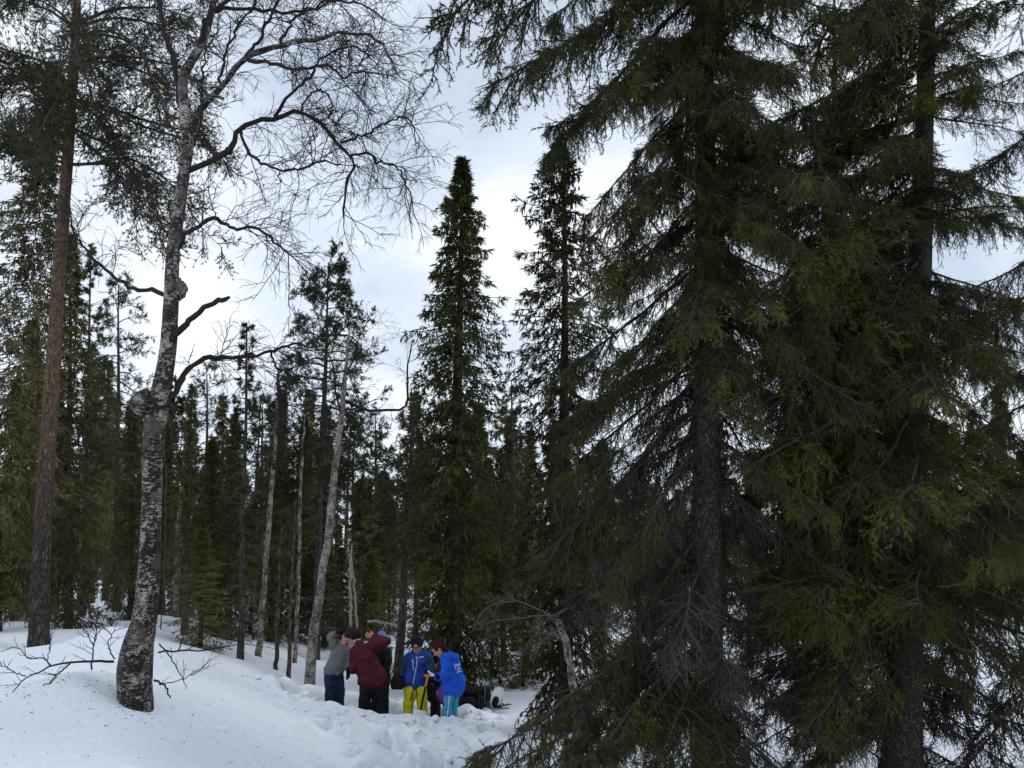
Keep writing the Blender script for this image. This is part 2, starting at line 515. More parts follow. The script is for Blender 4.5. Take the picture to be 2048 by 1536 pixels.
# ------------------------------------------------------------------ near spruces: a library of boughs, shared by the branches
def bough(seed, slope, bare, dead=False, L=2.0, n1=32, dense=1.0):
    """one spruce bough along +X from the origin, chord about L long; hanging side twigs, needles on the outer part"""
    rng = np.random.default_rng(seed)
    mb = MB()                         # materials: 0 wood, 1 needles, 2 dead twig, 3 pale lichen, 4 dark lichen
    K0 = 12
    e = slope + 0.10
    g = np.linspace(0.05, -0.055, K0 - 1)
    ax = grow(np.zeros((1, 3)), np.array([[math.cos(e), 0, math.sin(e)]]), np.array([L]), K0, g, 0.075, rng)
    rad = np.linspace(0.021, 0.005, K0)[None] * (L / 2.0)
    tube(mb, ax, rad, 5, 0)
    # side branches
    t = np.sort(rng.uniform(0.05, 0.985, n1))
    t = np.append(t, [0.97, 0.99])
    N1 = len(t)
    p, tg = sample(ax, np.zeros(N1, int), t)
    side = np.where(np.arange(N1) % 2 == 0, 1.0, -1.0)
    lat = np.zeros((N1, 3)); lat[:, 1] = side
    d = tg * rng.uniform(0.5, 0.9, (N1, 1)) + lat * rng.uniform(0.35, 0.9, (N1, 1))
    d[:, 2] += rng.uniform(-0.45, 0.05, N1)
    ln = L * (0.09 + 0.21 * np.sin(np.pi * np.clip(0.12 + 0.8 * t, 0, 1)) ** 0.8) * rng.uniform(0.55, 1.15, N1)
    ln[-2:] *= 0.6
    if dead:
        ln *= rng.uniform(0.35, 0.9, N1)
    K1 = 7
    l1 = grow(p, d, ln, K1, np.linspace(0.26, 0.0, K1 - 1), 0.15, rng)
    alive1 = (t > bare) & (not dead)
    tube(mb, l1[alive1] if alive1.any() else l1[:0], np.broadcast_to(np.linspace(0.007, 0.0028, K1), (int(alive1.sum()), K1)), 3, 0) if alive1.any() else None
    if (~alive1).any():
        tube(mb, l1[~alive1], np.broadcast_to(np.linspace(0.0085, 0.0035, K1), (int((~alive1).sum()), K1)), 3, 2)
    # twigs
    n2 = 9 if not dead else 6
    i2 = np.repeat(np.arange(N1), n2)
    t2 = (np.tile(np.linspace(0.1, 1.0, n2), N1) + rng.uniform(-0.05, 0.05, len(i2))).clip(0.03, 0.999)
    p2, tg2 = sample(l1, i2, t2)
    rnd = rng.normal(0, 1, (len(i2), 3))
    perp = nrm(np.cross(tg2, rnd))
    d2 = tg2 * 0.7 + perp * 0.75
    d2[:, 2] -= 0.35
    ln2 = (0.07 + 0.24 * (1 - 0.65 * t2)) * rng.uniform(0.4, 1.2, len(i2)) * (0.5 + 0.5 * (ln / ln.max())[i2])
    K2 = 5
    l2 = grow(p2, d2, ln2, K2, 0.15, 0.18, rng)
    al = alive1[i2] & (rng.uniform(0, 1, len(i2)) < 0.93)
    if al.any():
        tube(mb, l2[al], np.broadcast_to(np.linspace(0.0030, 0.0016, K2), (int(al.sum()), K2)), 3, 0)
    if (~al).any():
        tube(mb, l2[~al], np.broadcast_to(np.linspace(0.0046, 0.0022, K2), (int((~al).sum()), K2)), 3, 2)
    # third-order twigs
    if al.any():
        ia = np.repeat(np.where(al)[0], 2)
        t3 = rng.uniform(0.15, 0.9, len(ia))
        p3, tg3 = sample(l2, ia, t3)
        d3 = tg3 * 0.8 + nrm(np.cross(tg3, rng.normal(0, 1, (len(ia), 3)))) * 0.7
        l3 = grow(p3, d3, ln2[ia] * rng.uniform(0.3, 0.6, len(ia)), 3, 0.1, 0.1, rng)
    else:
        ia = np.repeat(np.arange(len(i2)), 2)
        t3 = rng.uniform(0.15, 0.95, len(ia))
        p3, tg3 = sample(l2, ia, t3)
        d3 = tg3 * 0.6 + nrm(np.cross(tg3, rng.normal(0, 1, (len(ia), 3))))
        l3 = grow(p3, d3, ln2[ia] * rng.uniform(0.3, 0.8, len(ia)), 4, 0.04, 0.25, rng)
        tube(mb, l3, np.broadcast_to(np.linspace(0.0030, 0.0018, 4), (len(l3), 4)), 3, 2)
        l3 = None
    # needles, thick round every living twig
    def needles(P, lens, per_m, nl, nw, frm=0.0):
        cnt = np.maximum((lens * per_m * dense).astype(int), 4)
        i = np.repeat(np.arange(len(P)), cnt)
        tt = rng.uniform(frm, 1.0, len(i))
        b, tg_ = sample(P, i, tt)
        o = nrm(np.cross(tg_, rng.normal(0, 1, (len(i), 3))))
        o[:, 2] += 0.15
        dd = nrm(tg_ * rng.uniform(0.5, 1.1, (len(i), 1)) + o * rng.uniform(0.5, 1.0, (len(i), 1)))
        spikes(mb, b, dd, nl * rng.uniform(0.7, 1.25, len(i)), nw, rng, 1)
    if al.any():
        needles(l1[alive1], ln[alive1], 150, 0.021, 0.0048, 0.2)
        needles(l2[al], ln2[al], 230, 0.021, 0.0050)
        needles(l3, ln2[ia] * 0.45, 250, 0.019, 0.0048)
        needles(ax, np.array([L]), 90, 0.020, 0.0040, 0.75)
    # lichen on the bare inner twigs and hanging from the bough
    dd_ = ~al
    if dd_.any():
        iw = np.where(dd_)[0]
        il = rng.choice(iw, size=int(len(iw) * (2.5 if dead else 2)))
        b, tg_ = sample(l2, il, rng.uniform(0, 1, len(il)))
        d = rng.normal(0, 0.7, (len(il), 3)); d[:, 2] -= 0.5
        spikes(mb, b, nrm(d), rng.uniform(0.015, 0.05, len(il)), 0.008, rng, 3)
    nh = 26 if not dead else 16
    b, tg_ = sample(ax, np.zeros(nh, int), rng.uniform(0.1, 0.9, nh))
    i3 = np.repeat(np.arange(nh), 7)
    st = b[i3] + rng.normal(0, 0.015, (len(i3), 3))
    hl = grow(st, np.tile([[0, 0, -1.0]], (len(i3), 1)) + rng.normal(0, 0.12, (len(i3), 3)), rng.uniform(0.05, 0.26, len(i3)), 4, 0.1, 0.08, rng)
    tube(mb, hl, np.broadcast_to(np.array([0.0022, 0.0020, 0.0014, 0.0006]), (len(hl), 4)), 3, 4)
    me = mb.mesh('bough', [M_TWIG, M_NEEDLE, M_DEADTWIG, M_LICHEN, M_DLICHEN], smooth=False)
    tip = ax[0, -1]
    return me, math.hypot(tip[0], tip[2]), math.atan2(tip[2], tip[0])
SLOPES = (0.05, -0.35, -0.75)
LIB = {'green': {}, 'half': {}, 'dead': {}}
for si, s in enumerate(SLOPES):
    LIB['green'][si] = [bough(100 + si * 10 + k, s, 0.12) for k in range(3)]
    LIB['half'][si] = [bough(200 + si * 10 + k, s, 0.5) for k in range(2)]
    LIB['dead'][si] = [bough(300 + si * 10 + k, s, 1.0, dead=True, L=1.3, n1=18) for k in range(2)]
def place_bough(tree, start, tip, kind, rng, roll=0.0):
    """a branch part of the tree whose bough runs from start to tip (world points)"""
    start, tip = np.asarray(start, float), np.asarray(tip, float)
    v = tip - start
    h = math.hypot(v[0], v[1])
    ln, sl = np.linalg.norm(v), math.atan2(v[2], h)
    cand = min(LIB[kind], key=lambda i: abs(LIB[kind][i][0][2] - sl))
    me, chord, ms = LIB[kind][cand][int(rng.integers(len(LIB[kind][cand])))]
    o = bpy.data.objects.new('branch', me)
    col.objects.link(o)
    o.parent = tree
    az = math.atan2(v[1], v[0])
    R = Matrix.Rotation(az, 4, 'Z') @ Matrix.Rotation(-(sl - ms), 4, 'Y') @ Matrix.Rotation(roll, 4, 'X')
    s = ln / chord
    o.matrix_local = Matrix.Translation(Vector(start) - tree.location) @ R @ Matrix.Diagonal((s, s * rng.choice((1, -1)), s, 1))
    return o

def trunk_path(pts):
    """smooth path through (px, py, Y, radius_px) points; returns world points and radii"""
    P = np.array([at(a, b, y) for a, b, y, r in pts])
    R = np.array([r * y / FPX for a, b, y, r in pts])
    return P, R
def resample(P, R, n):
    seg = np.linalg.norm(np.diff(P, axis=0), axis=1)
    c = np.concatenate(([0], np.cumsum(seg)))
    # Catmull-Rom for the points, linear for the radii
    s = np.linspace(0, c[-1], n)
    out = np.empty((n, 3))
    m = np.gradient(P, c, axis=0) if len(P) > 2 else np.repeat((P[1] - P[0])[None] / c[-1], 2, 0)
    for q, v in enumerate(s):
        k = min(int(np.searchsorted(c, v, 'right')) - 1, len(P) - 2)
        h = c[k + 1] - c[k]
        u = (v - c[k]) / h
        out[q] = (2*u**3 - 3*u**2 + 1) * P[k] + (u**3 - 2*u**2 + u) * h * m[k] + (-2*u**3 + 3*u**2) * P[k+1] + (u**3 - u**2) * h * m[k+1]
    return out, np.interp(s, c, R)
def trunk_mesh(name, P, R, mat, S=18, rough=0.06, seed=0, offset=None, fine=0.0):
    rng = np.random.default_rng(seed)
    mb = MB()
    tube(mb, P, R, S, 0, cap=True)
    K = len(P)
    V = mb.v[0].reshape(K, S, 3)
    c = P[:, None]
    ang = np.linspace(0, 2 * np.pi, S, endpoint=False)
    z = np.linspace(0, 1, K)[:, None] * np.linalg.norm(P[-1] - P[0])
    k = np.zeros((K, S))
    for q in range(6):
        a = rng.integers(1, 5)
        k += rough * rng.uniform(0.3, 1) * np.sin(a * ang[None] + z * rng.uniform(0.6, 3.0) + rng.uniform(0, 6.28)) / (q * 0.4 + 1)
    if fine:
        k += rng.normal(0, fine, (K, S))
    V[:] = c + (V - c) * (1 + k)[:, :, None]
    mb.v[0] = V.reshape(-1, 3)
    if len(mb.v) > 1:
        mb.v[1] = V[-1].copy()
    return mb.mesh(name, [mat], True, offset)

def near_spruce(pts, label, seed, n_trunk=40):
    P, R = trunk_path(pts)
    base = P[0].copy()
    tr = root('spruce_tree', base, label, 'tree', 'large spruces standing close by')
    Q, RR = resample(P, R, n_trunk)
    link('trunk', trunk_mesh('trunk', Q, RR, M_BARK, 22, 0.035, seed, base, 0.012), tr)
    return tr, Q
def on_trunk(Q, z):
    return np.array([np.interp(z, Q[:, 2], Q[:, k]) for k in range(3)])

# --- spruce with the bare grey trunk, nearest of all (A)
YA = 8.0
rngA = np.random.default_rng(5)
trA, QA = near_spruce([(1420, 1640, YA, 44), (1417, 1560, YA, 35), (1415, 1400, YA, 31), (1413, 1000, YA, 27), (1412, 600, YA, 24), (1408, 0, YA, 19), (1400, -500, YA, 13), (1398, -900, YA, 7), (1396, -1150, YA, 2)],
                      'tallest near spruce with a bare grey lichen-covered trunk between hanging dark boughs', 1)
def bA(y0, tx, ty, dy, kind):
    s = at(1412, y0, YA)
    place_bough(trA, s, at(tx, ty, YA + dy), kind, rngA, rngA.uniform(-0.6, 0.6))
for y0, tx, ty, dy, kind in [
    (-330, 890, 50, -0.3, 'green'), (-300, 975, 40, 0.4, 'green'), (-250, 1080, 20, 0.8, 'green'),
    (-60, 985, 200, -0.2, 'green'), (-20, 1030, 280, 0.5, 'green'), (-90, 1080, 130, -0.8, 'green'), (40, 1110, 260, 0.9, 'green'),
    (110, 1115, 330, -0.5, 'green'), (150, 1160, 420, 0.3, 'green'), (200, 1180, 470, -0.9, 'green'), (80, 1150, 240, 1.2, 'green'),
    (330, 1190, 560, -0.2, 'green'), (380, 1215, 620, 0.6, 'half'), (300, 1240, 520, -0.8, 'green'), (420, 1160, 690, 0.1, 'half'),
    (560, 1165, 800, -0.3, 'half'), (520, 1120, 770, 0.6, 'half'), (610, 1190, 860, -0.8, 'half'), (660, 1130, 900, 0.2, 'half'),
    (730, 1180, 1000, 0.7, 'half'), (700, 1150, 960, -0.7, 'half'), (800, 1080, 1110, 0.0, 'half'), (850, 1160, 1130, 0.8, 'half'),
    (880, 1200, 1160, -0.6, 'half'), (950, 1130, 1200, 0.4, 'half'), (1000, 1200, 1290, 0.9, 'dead'), (1060, 1240, 1330, -0.5, 'green'),
    (1225, 945, 1500, -0.5, 'green'), (1250, 1090, 1545, 0.3, 'green'), (1270, 1120, 1530, -0.9, 'green'), (1280, 1010, 1530, -0.1, 'green'),
    (1300, 1180, 1560, -0.4, 'green'), (1330, 1240, 1540, 0.6, 'green'), (1280, 1230, 1480, -1.0, 'green'), (1300, 1300, 1520, -1.3, 'green'), (1340, 1360, 1560, -1.5, 'green'), (1350, 1450, 1570, -1.5, 'green'), (1250, 1090, 1440, 0.8, 'green')]:
    bA(y0, tx, ty, dy, kind)
for k in range(64):         # dead lichen-grey branches along the lower trunk
    z = rngA.uniform(-0.3, 4.2)
    az = rngA.uniform(0, 2 * math.pi)
    if abs((az - 1.5 * math.pi + math.pi) % (2 * math.pi) - math.pi) < 0.5 and rngA.uniform() < 0.75:
        continue
    ln = rngA.uniform(0.7, 1.7)
    s = on_trunk(QA, z)
    dv = np.array([math.cos(az), math.sin(az), -rngA.uniform(0.25, 0.8)])
    place_bough(trA, s, s + dv / np.linalg.norm(dv) * ln, 'dead', rngA)
for k in range(88):         # boughs all round the rest of the crown
    z = 2.3 + (12.8 - 2.3) * (k / 88) ** 1.1
    az = k * 2.39996 + rngA.uniform(-0.3, 0.3)
    tocam = abs((az - 1.5 * math.pi + math.pi) % (2 * math.pi) - math.pi)
    if z < 4.0 and (tocam < 0.6 or math.cos(az) < -0.25):
        continue
    ln = np.interp(z, [2.3, 4, 7, 11, 12.8], [1.8, 1.8, 1.7, 1.0, 0.3]) * rngA.uniform(0.75, 1.1)
    if math.cos(az) < -0.3:
        ln *= 0.72
    sl = np.interp(z, [2.3, 6, 9, 12.8], [-0.65, -0.55, -0.25, 0.35])
    s = on_trunk(QA, z)
    dv = np.array([math.cos(az) * math.cos(sl), math.sin(az) * math.cos(sl), math.sin(sl)])
    place_bough(trA, s, s + dv * ln, 'half' if z < 3.6 and rngA.uniform() < 0.6 else 'green', rngA, rngA.uniform(-0.6, 0.6))

for k in range(34):         # short dense boughs close round the upper trunk
    z = 3.9 + 5.6 * (k / 34)
    az = k * 2.39996 * 1.7 + rngA.uniform(-0.5, 0.5)
    ln = rngA.uniform(0.8, 1.6)
    sl = rngA.uniform(-0.75, -0.35)
    s = on_trunk(QA, z)
    dv = np.array([math.cos(az) * math.cos(sl), math.sin(az) * math.cos(sl), math.sin(sl)])
    place_bough(trA, s, s + dv * ln, 'green', rngA, rngA.uniform(-0.4, 0.4))

for k in range(36):         # boughs that hang before the upper trunk, towards the camera
    z = 3.7 + 5.2 * (k / 36)
    az = 1.5 * math.pi + rngA.uniform(-0.85, 0.85)
    sl = rngA.uniform(-0.85, -0.45)
    s = on_trunk(QA, z)
    dv = np.array([math.cos(az) * math.cos(sl), math.sin(az) * math.cos(sl), math.sin(sl)])
    place_bough(trA, s, s + dv * rngA.uniform(1.0, 1.9), 'green', rngA, rngA.uniform(-0.5, 0.5))

# --- its neighbour to the right (B), green boughs towards the camera
YB = 9.0
rngB = np.random.default_rng(6)
trB, QB = near_spruce([(1800, 1600, YB, 46), (1803, 1540, YB, 37), (1808, 1400, YB, 32), (1822, 1000, YB, 29), (1832, 700, YB, 26), (1846, 350, YB, 20), (1855, 0, YB, 16), (1860, -500, YB, 10), (1864, -900, YB, 2)],
                      'thick spruce with green boughs hanging in front of its straight trunk, near the edge', 2)
for k in range(215):
    z = -0.2 + (10.6 + 0.2) * (k / 215) ** 0.95
    az = k * 2.39996 + rngB.uniform(-0.4, 0.4)
    ln = np.interp(z, [-0.2, 1.2, 4, 7, 10.6], [1.5, 2.3, 2.3, 1.7, 0.3]) * rngB.uniform(0.75, 1.1)
    sl = np.interp(z, [-0.2, 3, 7, 10.6], [-0.45, -0.50, -0.25, 0.35]) + rngB.uniform(-0.12, 0.12)
    tocam = abs((az - 1.5 * math.pi + math.pi) % (2 * math.pi) - math.pi)
    if z < 1.1 and tocam < 0.9:
        continue
    if z > 1.4 and math.cos(az) > 0.1:
        if rngB.uniform() < 0.62:
            continue
        ln *= 0.75
    s = on_trunk(QB, z)
    dv = np.array([math.cos(az) * math.cos(sl), math.sin(az) * math.cos(sl), math.sin(sl)])
    kind = 'green' if z > 1.2 or rngB.uniform() < 0.35 else 'dead'
    place_bough(trB, s, s + dv * ln, kind, rngB, rngB.uniform(-0.6, 0.6))
for k in range(50):
    z = 3.6 + 5.5 * (k / 50)
    az = k * 2.39996 * 1.7
    sl = rngB.uniform(-0.6, -0.2)
    if math.cos(az) > 0.0:
        continue
    s = on_trunk(QB, z)
    dv = np.array([math.cos(az) * math.cos(sl), math.sin(az) * math.cos(sl), math.sin(sl)])
    place_bough(trB, s, s + dv * rngB.uniform(0.9, 1.7), 'green', rngB, rngB.uniform(-0.4, 0.4))
# green boughs that reach to the left and forward between the two trunks
for y0, tx, ty, dy, kind in [
    (-260, 1560, -40, -0.8, 'green'), (-180, 1500, 60, -1.2, 'green'), (-80, 1590, 130, -1.5, 'green'), (-20, 1520, 200, -0.6, 'green'), (60, 1620, 230, -1.7, 'green'), (-330, 1620, -80, -1.4, 'green'),
    (150, 1520, 330, -1.4, 'green'), (240, 1480, 420, -1.0, 'green'), (330, 1560, 380, -1.8, 'green'), (420, 1500, 600, -1.5, 'green'),
    (520, 1600, 640, -1.9, 'green'), (600, 1450, 800, -1.0, 'green'), (640, 1560, 830, -1.7, 'green'), (720, 1530, 900, -1.2, 'green'),
    (760, 1640, 930, -2.0, 'green'), (860, 1740, 1000, -2.0, 'green'), (900, 1700, 1080, -1.7, 'green'), (960, 1560, 1180, -1.2, 'half'),
    (1000, 1660, 1200, -1.8, 'green'), (980, 1960, 1120, -1.8, 'green'), (1040, 1900, 1220, -2.0, 'green'), (1060, 1760, 1290, -1.9, 'green'),
    (900, 2010, 1040, -1.0, 'green'), (820, 2040, 960, -0.6, 'green'), (700, 1990, 690, -1.3, 'green'), (560, 2000, 600, -0.8, 'green'),
    (1100, 1640, 1400, -0.6, 'half'), (1150, 1600, 1480, 0.0, 'half'), (1120, 2000, 1330, -1.2, 'green'), (1080, 2030, 1240, -0.5, 'green')]:
    place_bough(trB, at(1825, y0, YB), at(tx, ty, YB + dy), kind, rngB, rngB.uniform(-0.6, 0.6))

# --- slimmer spruce between and behind the two (C)
YC = 11.0
rngC = np.random.default_rng(8)
trC, QC = near_spruce([(1655, 1520, YC, 24), (1658, 1480, YC, 17), (1660, 1200, YC, 15), (1664, 700, YC, 11), (1668, 200, YC, 5), (1669, 0, YC, 2)],
                      'slim spruce standing back between the two big spruce trunks', 3, 30)
for k in range(160):
    z = -0.3 + (8.3 + 0.3) * (k / 160)
    az = k * 2.39996 + rngC.uniform(-0.4, 0.4)
    ln = np.interp(z, [-0.3, 1.5, 5, 8.3], [1.3, 1.6, 1.2, 0.2]) * rngC.uniform(0.7, 1.1)
    sl = np.interp(z, [0, 4, 8.3], [-0.5, -0.4, 0.3])
    s = on_trunk(QC, z)
    dv = np.array([math.cos(az) * math.cos(sl), math.sin(az) * math.cos(sl), math.sin(sl)])
    place_bough(trC, s, s + dv * ln, 'dead' if z < 1.6 else ('half' if rngC.uniform() < 0.4 else 'green'), rngC)

# --- spruce beyond the right edge whose boughs reach into view (D)
YD = 9.6
rngD = np.random.default_rng(9)
trD, QD = near_spruce([(2230, 1500, YD, 40), (2232, 1400, YD, 32), (2236, 600, YD, 26), (2238, 0, YD, 18), (2240, -700, YD, 3)],
                      'spruce at the right edge whose loose boughs reach in from outside', 4, 30)
for y0, tx, ty, dy, kind in [
    (-60, 1950, 60, -0.3, 'half'), (40, 1940, 180, 0.3, 'half'), (150, 1960, 330, -0.2, 'half'),
    (420, 1890, 590, 0.2, 'half'), (520, 1920, 640, -0.4, 'green'), (600, 1960, 800, 0.5, 'half'),
    (700, 1930, 900, 0.2, 'half'), (760, 1990, 960, -0.4, 'green'), (850, 1960, 1100, -0.6, 'green'), (950, 1990, 1200, 0.3, 'green'),
    (1250, 1915, 1530, -0.8, 'half'), (1180, 1990, 1420, 0.3, 'dead'), (1100, 1980, 1380, 0.7, 'half')]:
    place_bough(trD, at(2236, y0, YD), at(tx, ty, YD + dy), kind, rngD, rngD.uniform(-0.25, 0.25))
for k in range(60):
    z = 0.3 + 8.5 * k / 60
    az = k * 2.39996
    if 1.3 < az % (2 * math.pi) < 5.0:
        continue
    ln = np.interp(z, [0, 4, 9], [1.5, 1.6, 0.3]) * rngD.uniform(0.7, 1.1)
    s = on_trunk(QD, z)
    dv = nrm(np.array([math.cos(az), math.sin(az), -0.4]))
    place_bough(trD, s, s + dv * ln, 'green', rngD)
# ------------------------------------------------------------------ trees farther off: one trunk and one crown each
def spruce_crown(mb, h, r, seed, B=200, n1=12, n2=5, twig=(0.16, 0.030), z0=0.06, droop=0.5, irregular=0.25, point=0.85, wood=True, bare_top=0.0, per=2, K1=4, tipup=0.10, table=None, tips=0):
    rng = np.random.default_rng(seed)
    u = z0 + (1 - z0) * (np.arange(B) + rng.uniform(0, 1, B)) / B
    u = np.minimum(u, 0.995)
    az = np.arange(B) * 2.39996 + rng.uniform(-0.5, 0.5, B)
    prof = np.minimum((1 - u) ** point * 1.15 + 0.035, 0.70 + 0.9 * u)
    prof = np.minimum(prof, 1.0)
    if table is not None:
        prof = np.interp(u, table[0], table[1])
    lump = 1 + irregular * (np.sin(u * 21 + 1.7 * np.sin(az + seed)) * 0.5 + rng.normal(0, 0.55, B))
    ln = r * prof * np.clip(lump, 0.35, 1.6)
    sl = np.where(u > 0.8, 0.55 - (1 - u) * 2.6, 0.03 - (0.8 - u) * droop * 1.2)
    st = np.stack((np.zeros(B), np.zeros(B), u * h), axis=1)
    d = np.stack((np.cos(az) * np.cos(sl), np.sin(az) * np.cos(sl), np.sin(sl)), axis=1)
    K0 = 7
    l0 = grow(st, d, ln, K0, np.linspace(0.15 * droop + 0.02, -tipup, K0 - 1), 0.06, rng)
    if wood:
        tube(mb, l0, np.linspace(1, 0.35, K0)[None] * (0.008 + 0.006 * ln / max(r, 0.1))[:, None], 3, 0)
    i1 = np.repeat(np.arange(B), n1)
    t1 = (np.tile((np.arange(n1) + 0.5) / n1, B) + rng.uniform(-0.08, 0.08, len(i1))).clip(0.12, 0.99)
    p, tg = sample(l0, i1, t1)
    lat = nrm(np.cross(tg, np.array([0, 0, 1.0])))
    sd = np.where(np.arange(len(i1)) % 2 == 0, 1.0, -1.0)[:, None]
    d1 = tg * 0.6 + lat * sd * rng.uniform(0.3, 1.0, (len(i1), 1))
    d1[:, 2] -= rng.uniform(0.0, 0.7, len(i1)) * droop * 1.5
    ln1 = (ln[i1] * (0.16 + 0.30 * (1 - t1)) + 0.04) * rng.uniform(0.5, 1.2, len(i1))
    l1 = grow(p, d1, ln1, K1, 0.10 * droop * 2, 0.1, rng)
    if wood == 2:
        tube(mb, l1, np.broadcast_to(np.linspace(0.005, 0.002, K1), (len(l1), K1)), 3, 0)
    i2 = np.repeat(np.arange(len(i1)), n2)
    t2 = rng.uniform(0.05, 1.0, len(i2))
    p2, tg2 = sample(l1, i2, t2)
    d2 = tg2 * 0.7 + nrm(np.cross(tg2, rng.normal(0, 1, (len(i2), 3)))) * 0.65
    d2[:, 2] -= 0.45 * droop
    d2 = nrm(d2)
    L2 = twig[0] * rng.uniform(0.45, 1.3, len(i2))
    for q in range(per):
        dd = nrm(d2 + rng.normal(0, 0.12, d2.shape))
        leaflets(mb, p2, dd, L2 * rng.uniform(0.7, 1.1, len(i2)), twig[1] * rng.uniform(0.7, 1.3, len(i2)), rng, 1)
    if tips:
        it = np.repeat(np.arange(B), tips)
        pt, tt_ = sample(l0, it, rng.uniform(0.72, 1.0, len(it)))
        leaflets(mb, pt, nrm(tt_ + rng.normal(0, 0.35, pt.shape)), twig[0] * rng.uniform(0.5, 1.1, len(it)), twig[1], rng, 1)
    # leader
    nt_ = 40
    ut = rng.uniform(0.94, 1.0, nt_)
    dd = rng.normal(0, 1, (nt_, 3)) * (0.12 + 7.0 * (1 - ut))[:, None]; dd[:, 2] = 0.7
    leaflets(mb, np.stack((np.zeros(nt_), np.zeros(nt_), ut * h), 1), nrm(dd), 0.13, twig[1], rng, 1)

def pine_crown(mb, h, r, seed, B=40, n1=9, n2=6, z0=0.5, tuft=(0.055, 0.007), tn=12, up=0.35, sparse=1.0, flat_top=0.6, tw=0.004, droop=0.05, tufts2=3):
    rng = np.random.default_rng(seed)
    u = z0 + (1 - z0) * (np.arange(B) + rng.uniform(0, 1, B)) / B
    az = np.arange(B) * 2.39996 + rng.uniform(-0.6, 0.6, B)
    q = (u - z0) / (1 - z0)
    prof = (0.45 + 1.1 * np.sin(np.pi * np.clip(q * 0.85 + 0.10, 0, 1))) * 0.72
    prof = np.minimum(prof, ((1 - q) * 1.5 + 0.12) ** flat_top)
    ln = r * prof * rng.uniform(0.5, 1.15, B)
    sl = up * (-0.35 + 1.5 * q) + rng.normal(0, 0.16, B)
    d = np.stack((np.cos(az) * np.cos(sl), np.sin(az) * np.cos(sl), np.sin(sl)), axis=1)
    K0 = 9
    l0 = grow(np.stack((np.zeros(B), np.zeros(B), u * h), 1), d, ln, K0, np.linspace(droop * 2, -0.07, K0 - 1), 0.16, rng)
    tube(mb, l0, np.linspace(1, 0.22, K0)[None] * (0.006 + 0.013 * ln)[:, None], 4, 0)
    i1 = np.repeat(np.arange(B), n1)
    t1 = rng.uniform(0.3, 1.0, len(i1))
    p, tg = sample(l0, i1, t1)
    d1 = tg * 0.7 + nrm(np.cross(tg, rng.normal(0, 1, (len(i1), 3)) + np.array([0, 0, 1.2]))) * rng.choice([-1, 1], (len(i1), 1)) * 0.7
    d1[:, 2] += 0.12 - droop
    ln1 = (0.16 * r + 0.30 * ln[i1] * (1.1 - t1)) * rng.uniform(0.5, 1.2, len(i1))
    l1 = grow(p, d1, ln1, 6, -0.02 + droop, 0.17, rng)
    tube(mb, l1, np.broadcast_to(np.linspace(tw * 1.9, tw, 6), (len(l1), 6)), 3, 0)
    i2 = np.repeat(np.arange(len(i1)), n2)
    t2 = rng.uniform(0.25, 1.0, len(i2))
    p2, tg2 = sample(l1, i2, t2)
    d2 = tg2 * 0.8 + nrm(np.cross(tg2, rng.normal(0, 1, (len(i2), 3)))) * 0.7
    d2[:, 2] += 0.12
    ln2 = np.minimum(0.30, 0.5 * ln1[i2]) * rng.uniform(0.4, 1.1, len(i2))
    l2 = grow(p2, d2, ln2, 4, -0.03, 0.15, rng)
    tube(mb, l2, np.broadcast_to(np.linspace(tw * 0.9, tw * 0.6, 4), (len(l2), 4)), 3, 0)
    keep = np.where(rng.uniform(0, 1, len(l2)) < sparse)[0]
    for tt in np.linspace(0.45, 1.0, tufts2):
        c, tg3 = sample(l2, keep, np.full(len(keep), tt * 0.999))
        i3 = np.repeat(np.arange(len(c)), tn)
        dd = nrm(tg3[i3] * rng.uniform(0.1, 0.9, (len(i3), 1)) + nrm(rng.normal(0, 1, (len(i3), 3))) * 0.8)
        spikes(mb, c[i3], dd, tuft[0] * rng.uniform(0.7, 1.25, len(i3)), tuft[1], rng, 1)

def twig_crown(mb, starts, dirs, lens, seed, levels, mat=0, rad=0.006, S=3):
    """bare twigs: levels = [(children, K, gravity, wiggle, length factor, spread), ...]"""
    rng = np.random.default_rng(seed)
    P = grow(np.asarray(starts), np.asarray(dirs), np.asarray(lens), 8, levels[0][2], levels[0][3], rng)
    ln = np.asarray(lens, float)
    rr = np.full(len(P), rad)
    tube(mb, P, np.linspace(1, 0.45, 8)[None] * rr[:, None], S + 1, mat)
    for (n, K, g, w, lf, spread) in levels[1:]:
        i = np.repeat(np.arange(len(P)), n)
        t = rng.uniform(0.12, 1.0, len(i))
        p, tg = sample(P, i, t)
        d = tg * 0.75 + nrm(np.cross(tg, rng.normal(0, 1, (len(i), 3)))) * spread
        l = ln[i] * lf * (1.15 - 0.6 * t) * rng.uniform(0.45, 1.25, len(i))
        P2 = grow(p, d, l, K, g, w, rng)
        r2 = np.maximum(rr[i] * 0.62, 0.0025)
        tube(mb, P2, np.linspace(1, 0.6, K)[None] * r2[:, None], S, mat)
        P, ln, rr = P2, l, r2
    return P

def straight_trunk(name, base, top, r0, mat, parent, seed, S=12, n=18, bend=0.0, r1=0.012):
    base, top = np.asarray(base, float), np.asarray(top, float)
    rng = np.random.default_rng(seed)
    t = np.linspace(0, 1, n)[:, None]
    P = base + (top - base) * t
    P[:, 0] += (np.sin(t[:, 0] * 3.1) * bend + 0.015 * np.sin(t[:, 0] * 11 + seed))
    P[0, 2] -= 0.3
    R = r0 * (1 - t[:, 0]) ** 0.85 + r1
    R[0] *= 1.35
    R[1] *= 1.08
    return link(name, trunk_mesh(name, P, R, mat, S, 0.05, seed, base), parent)

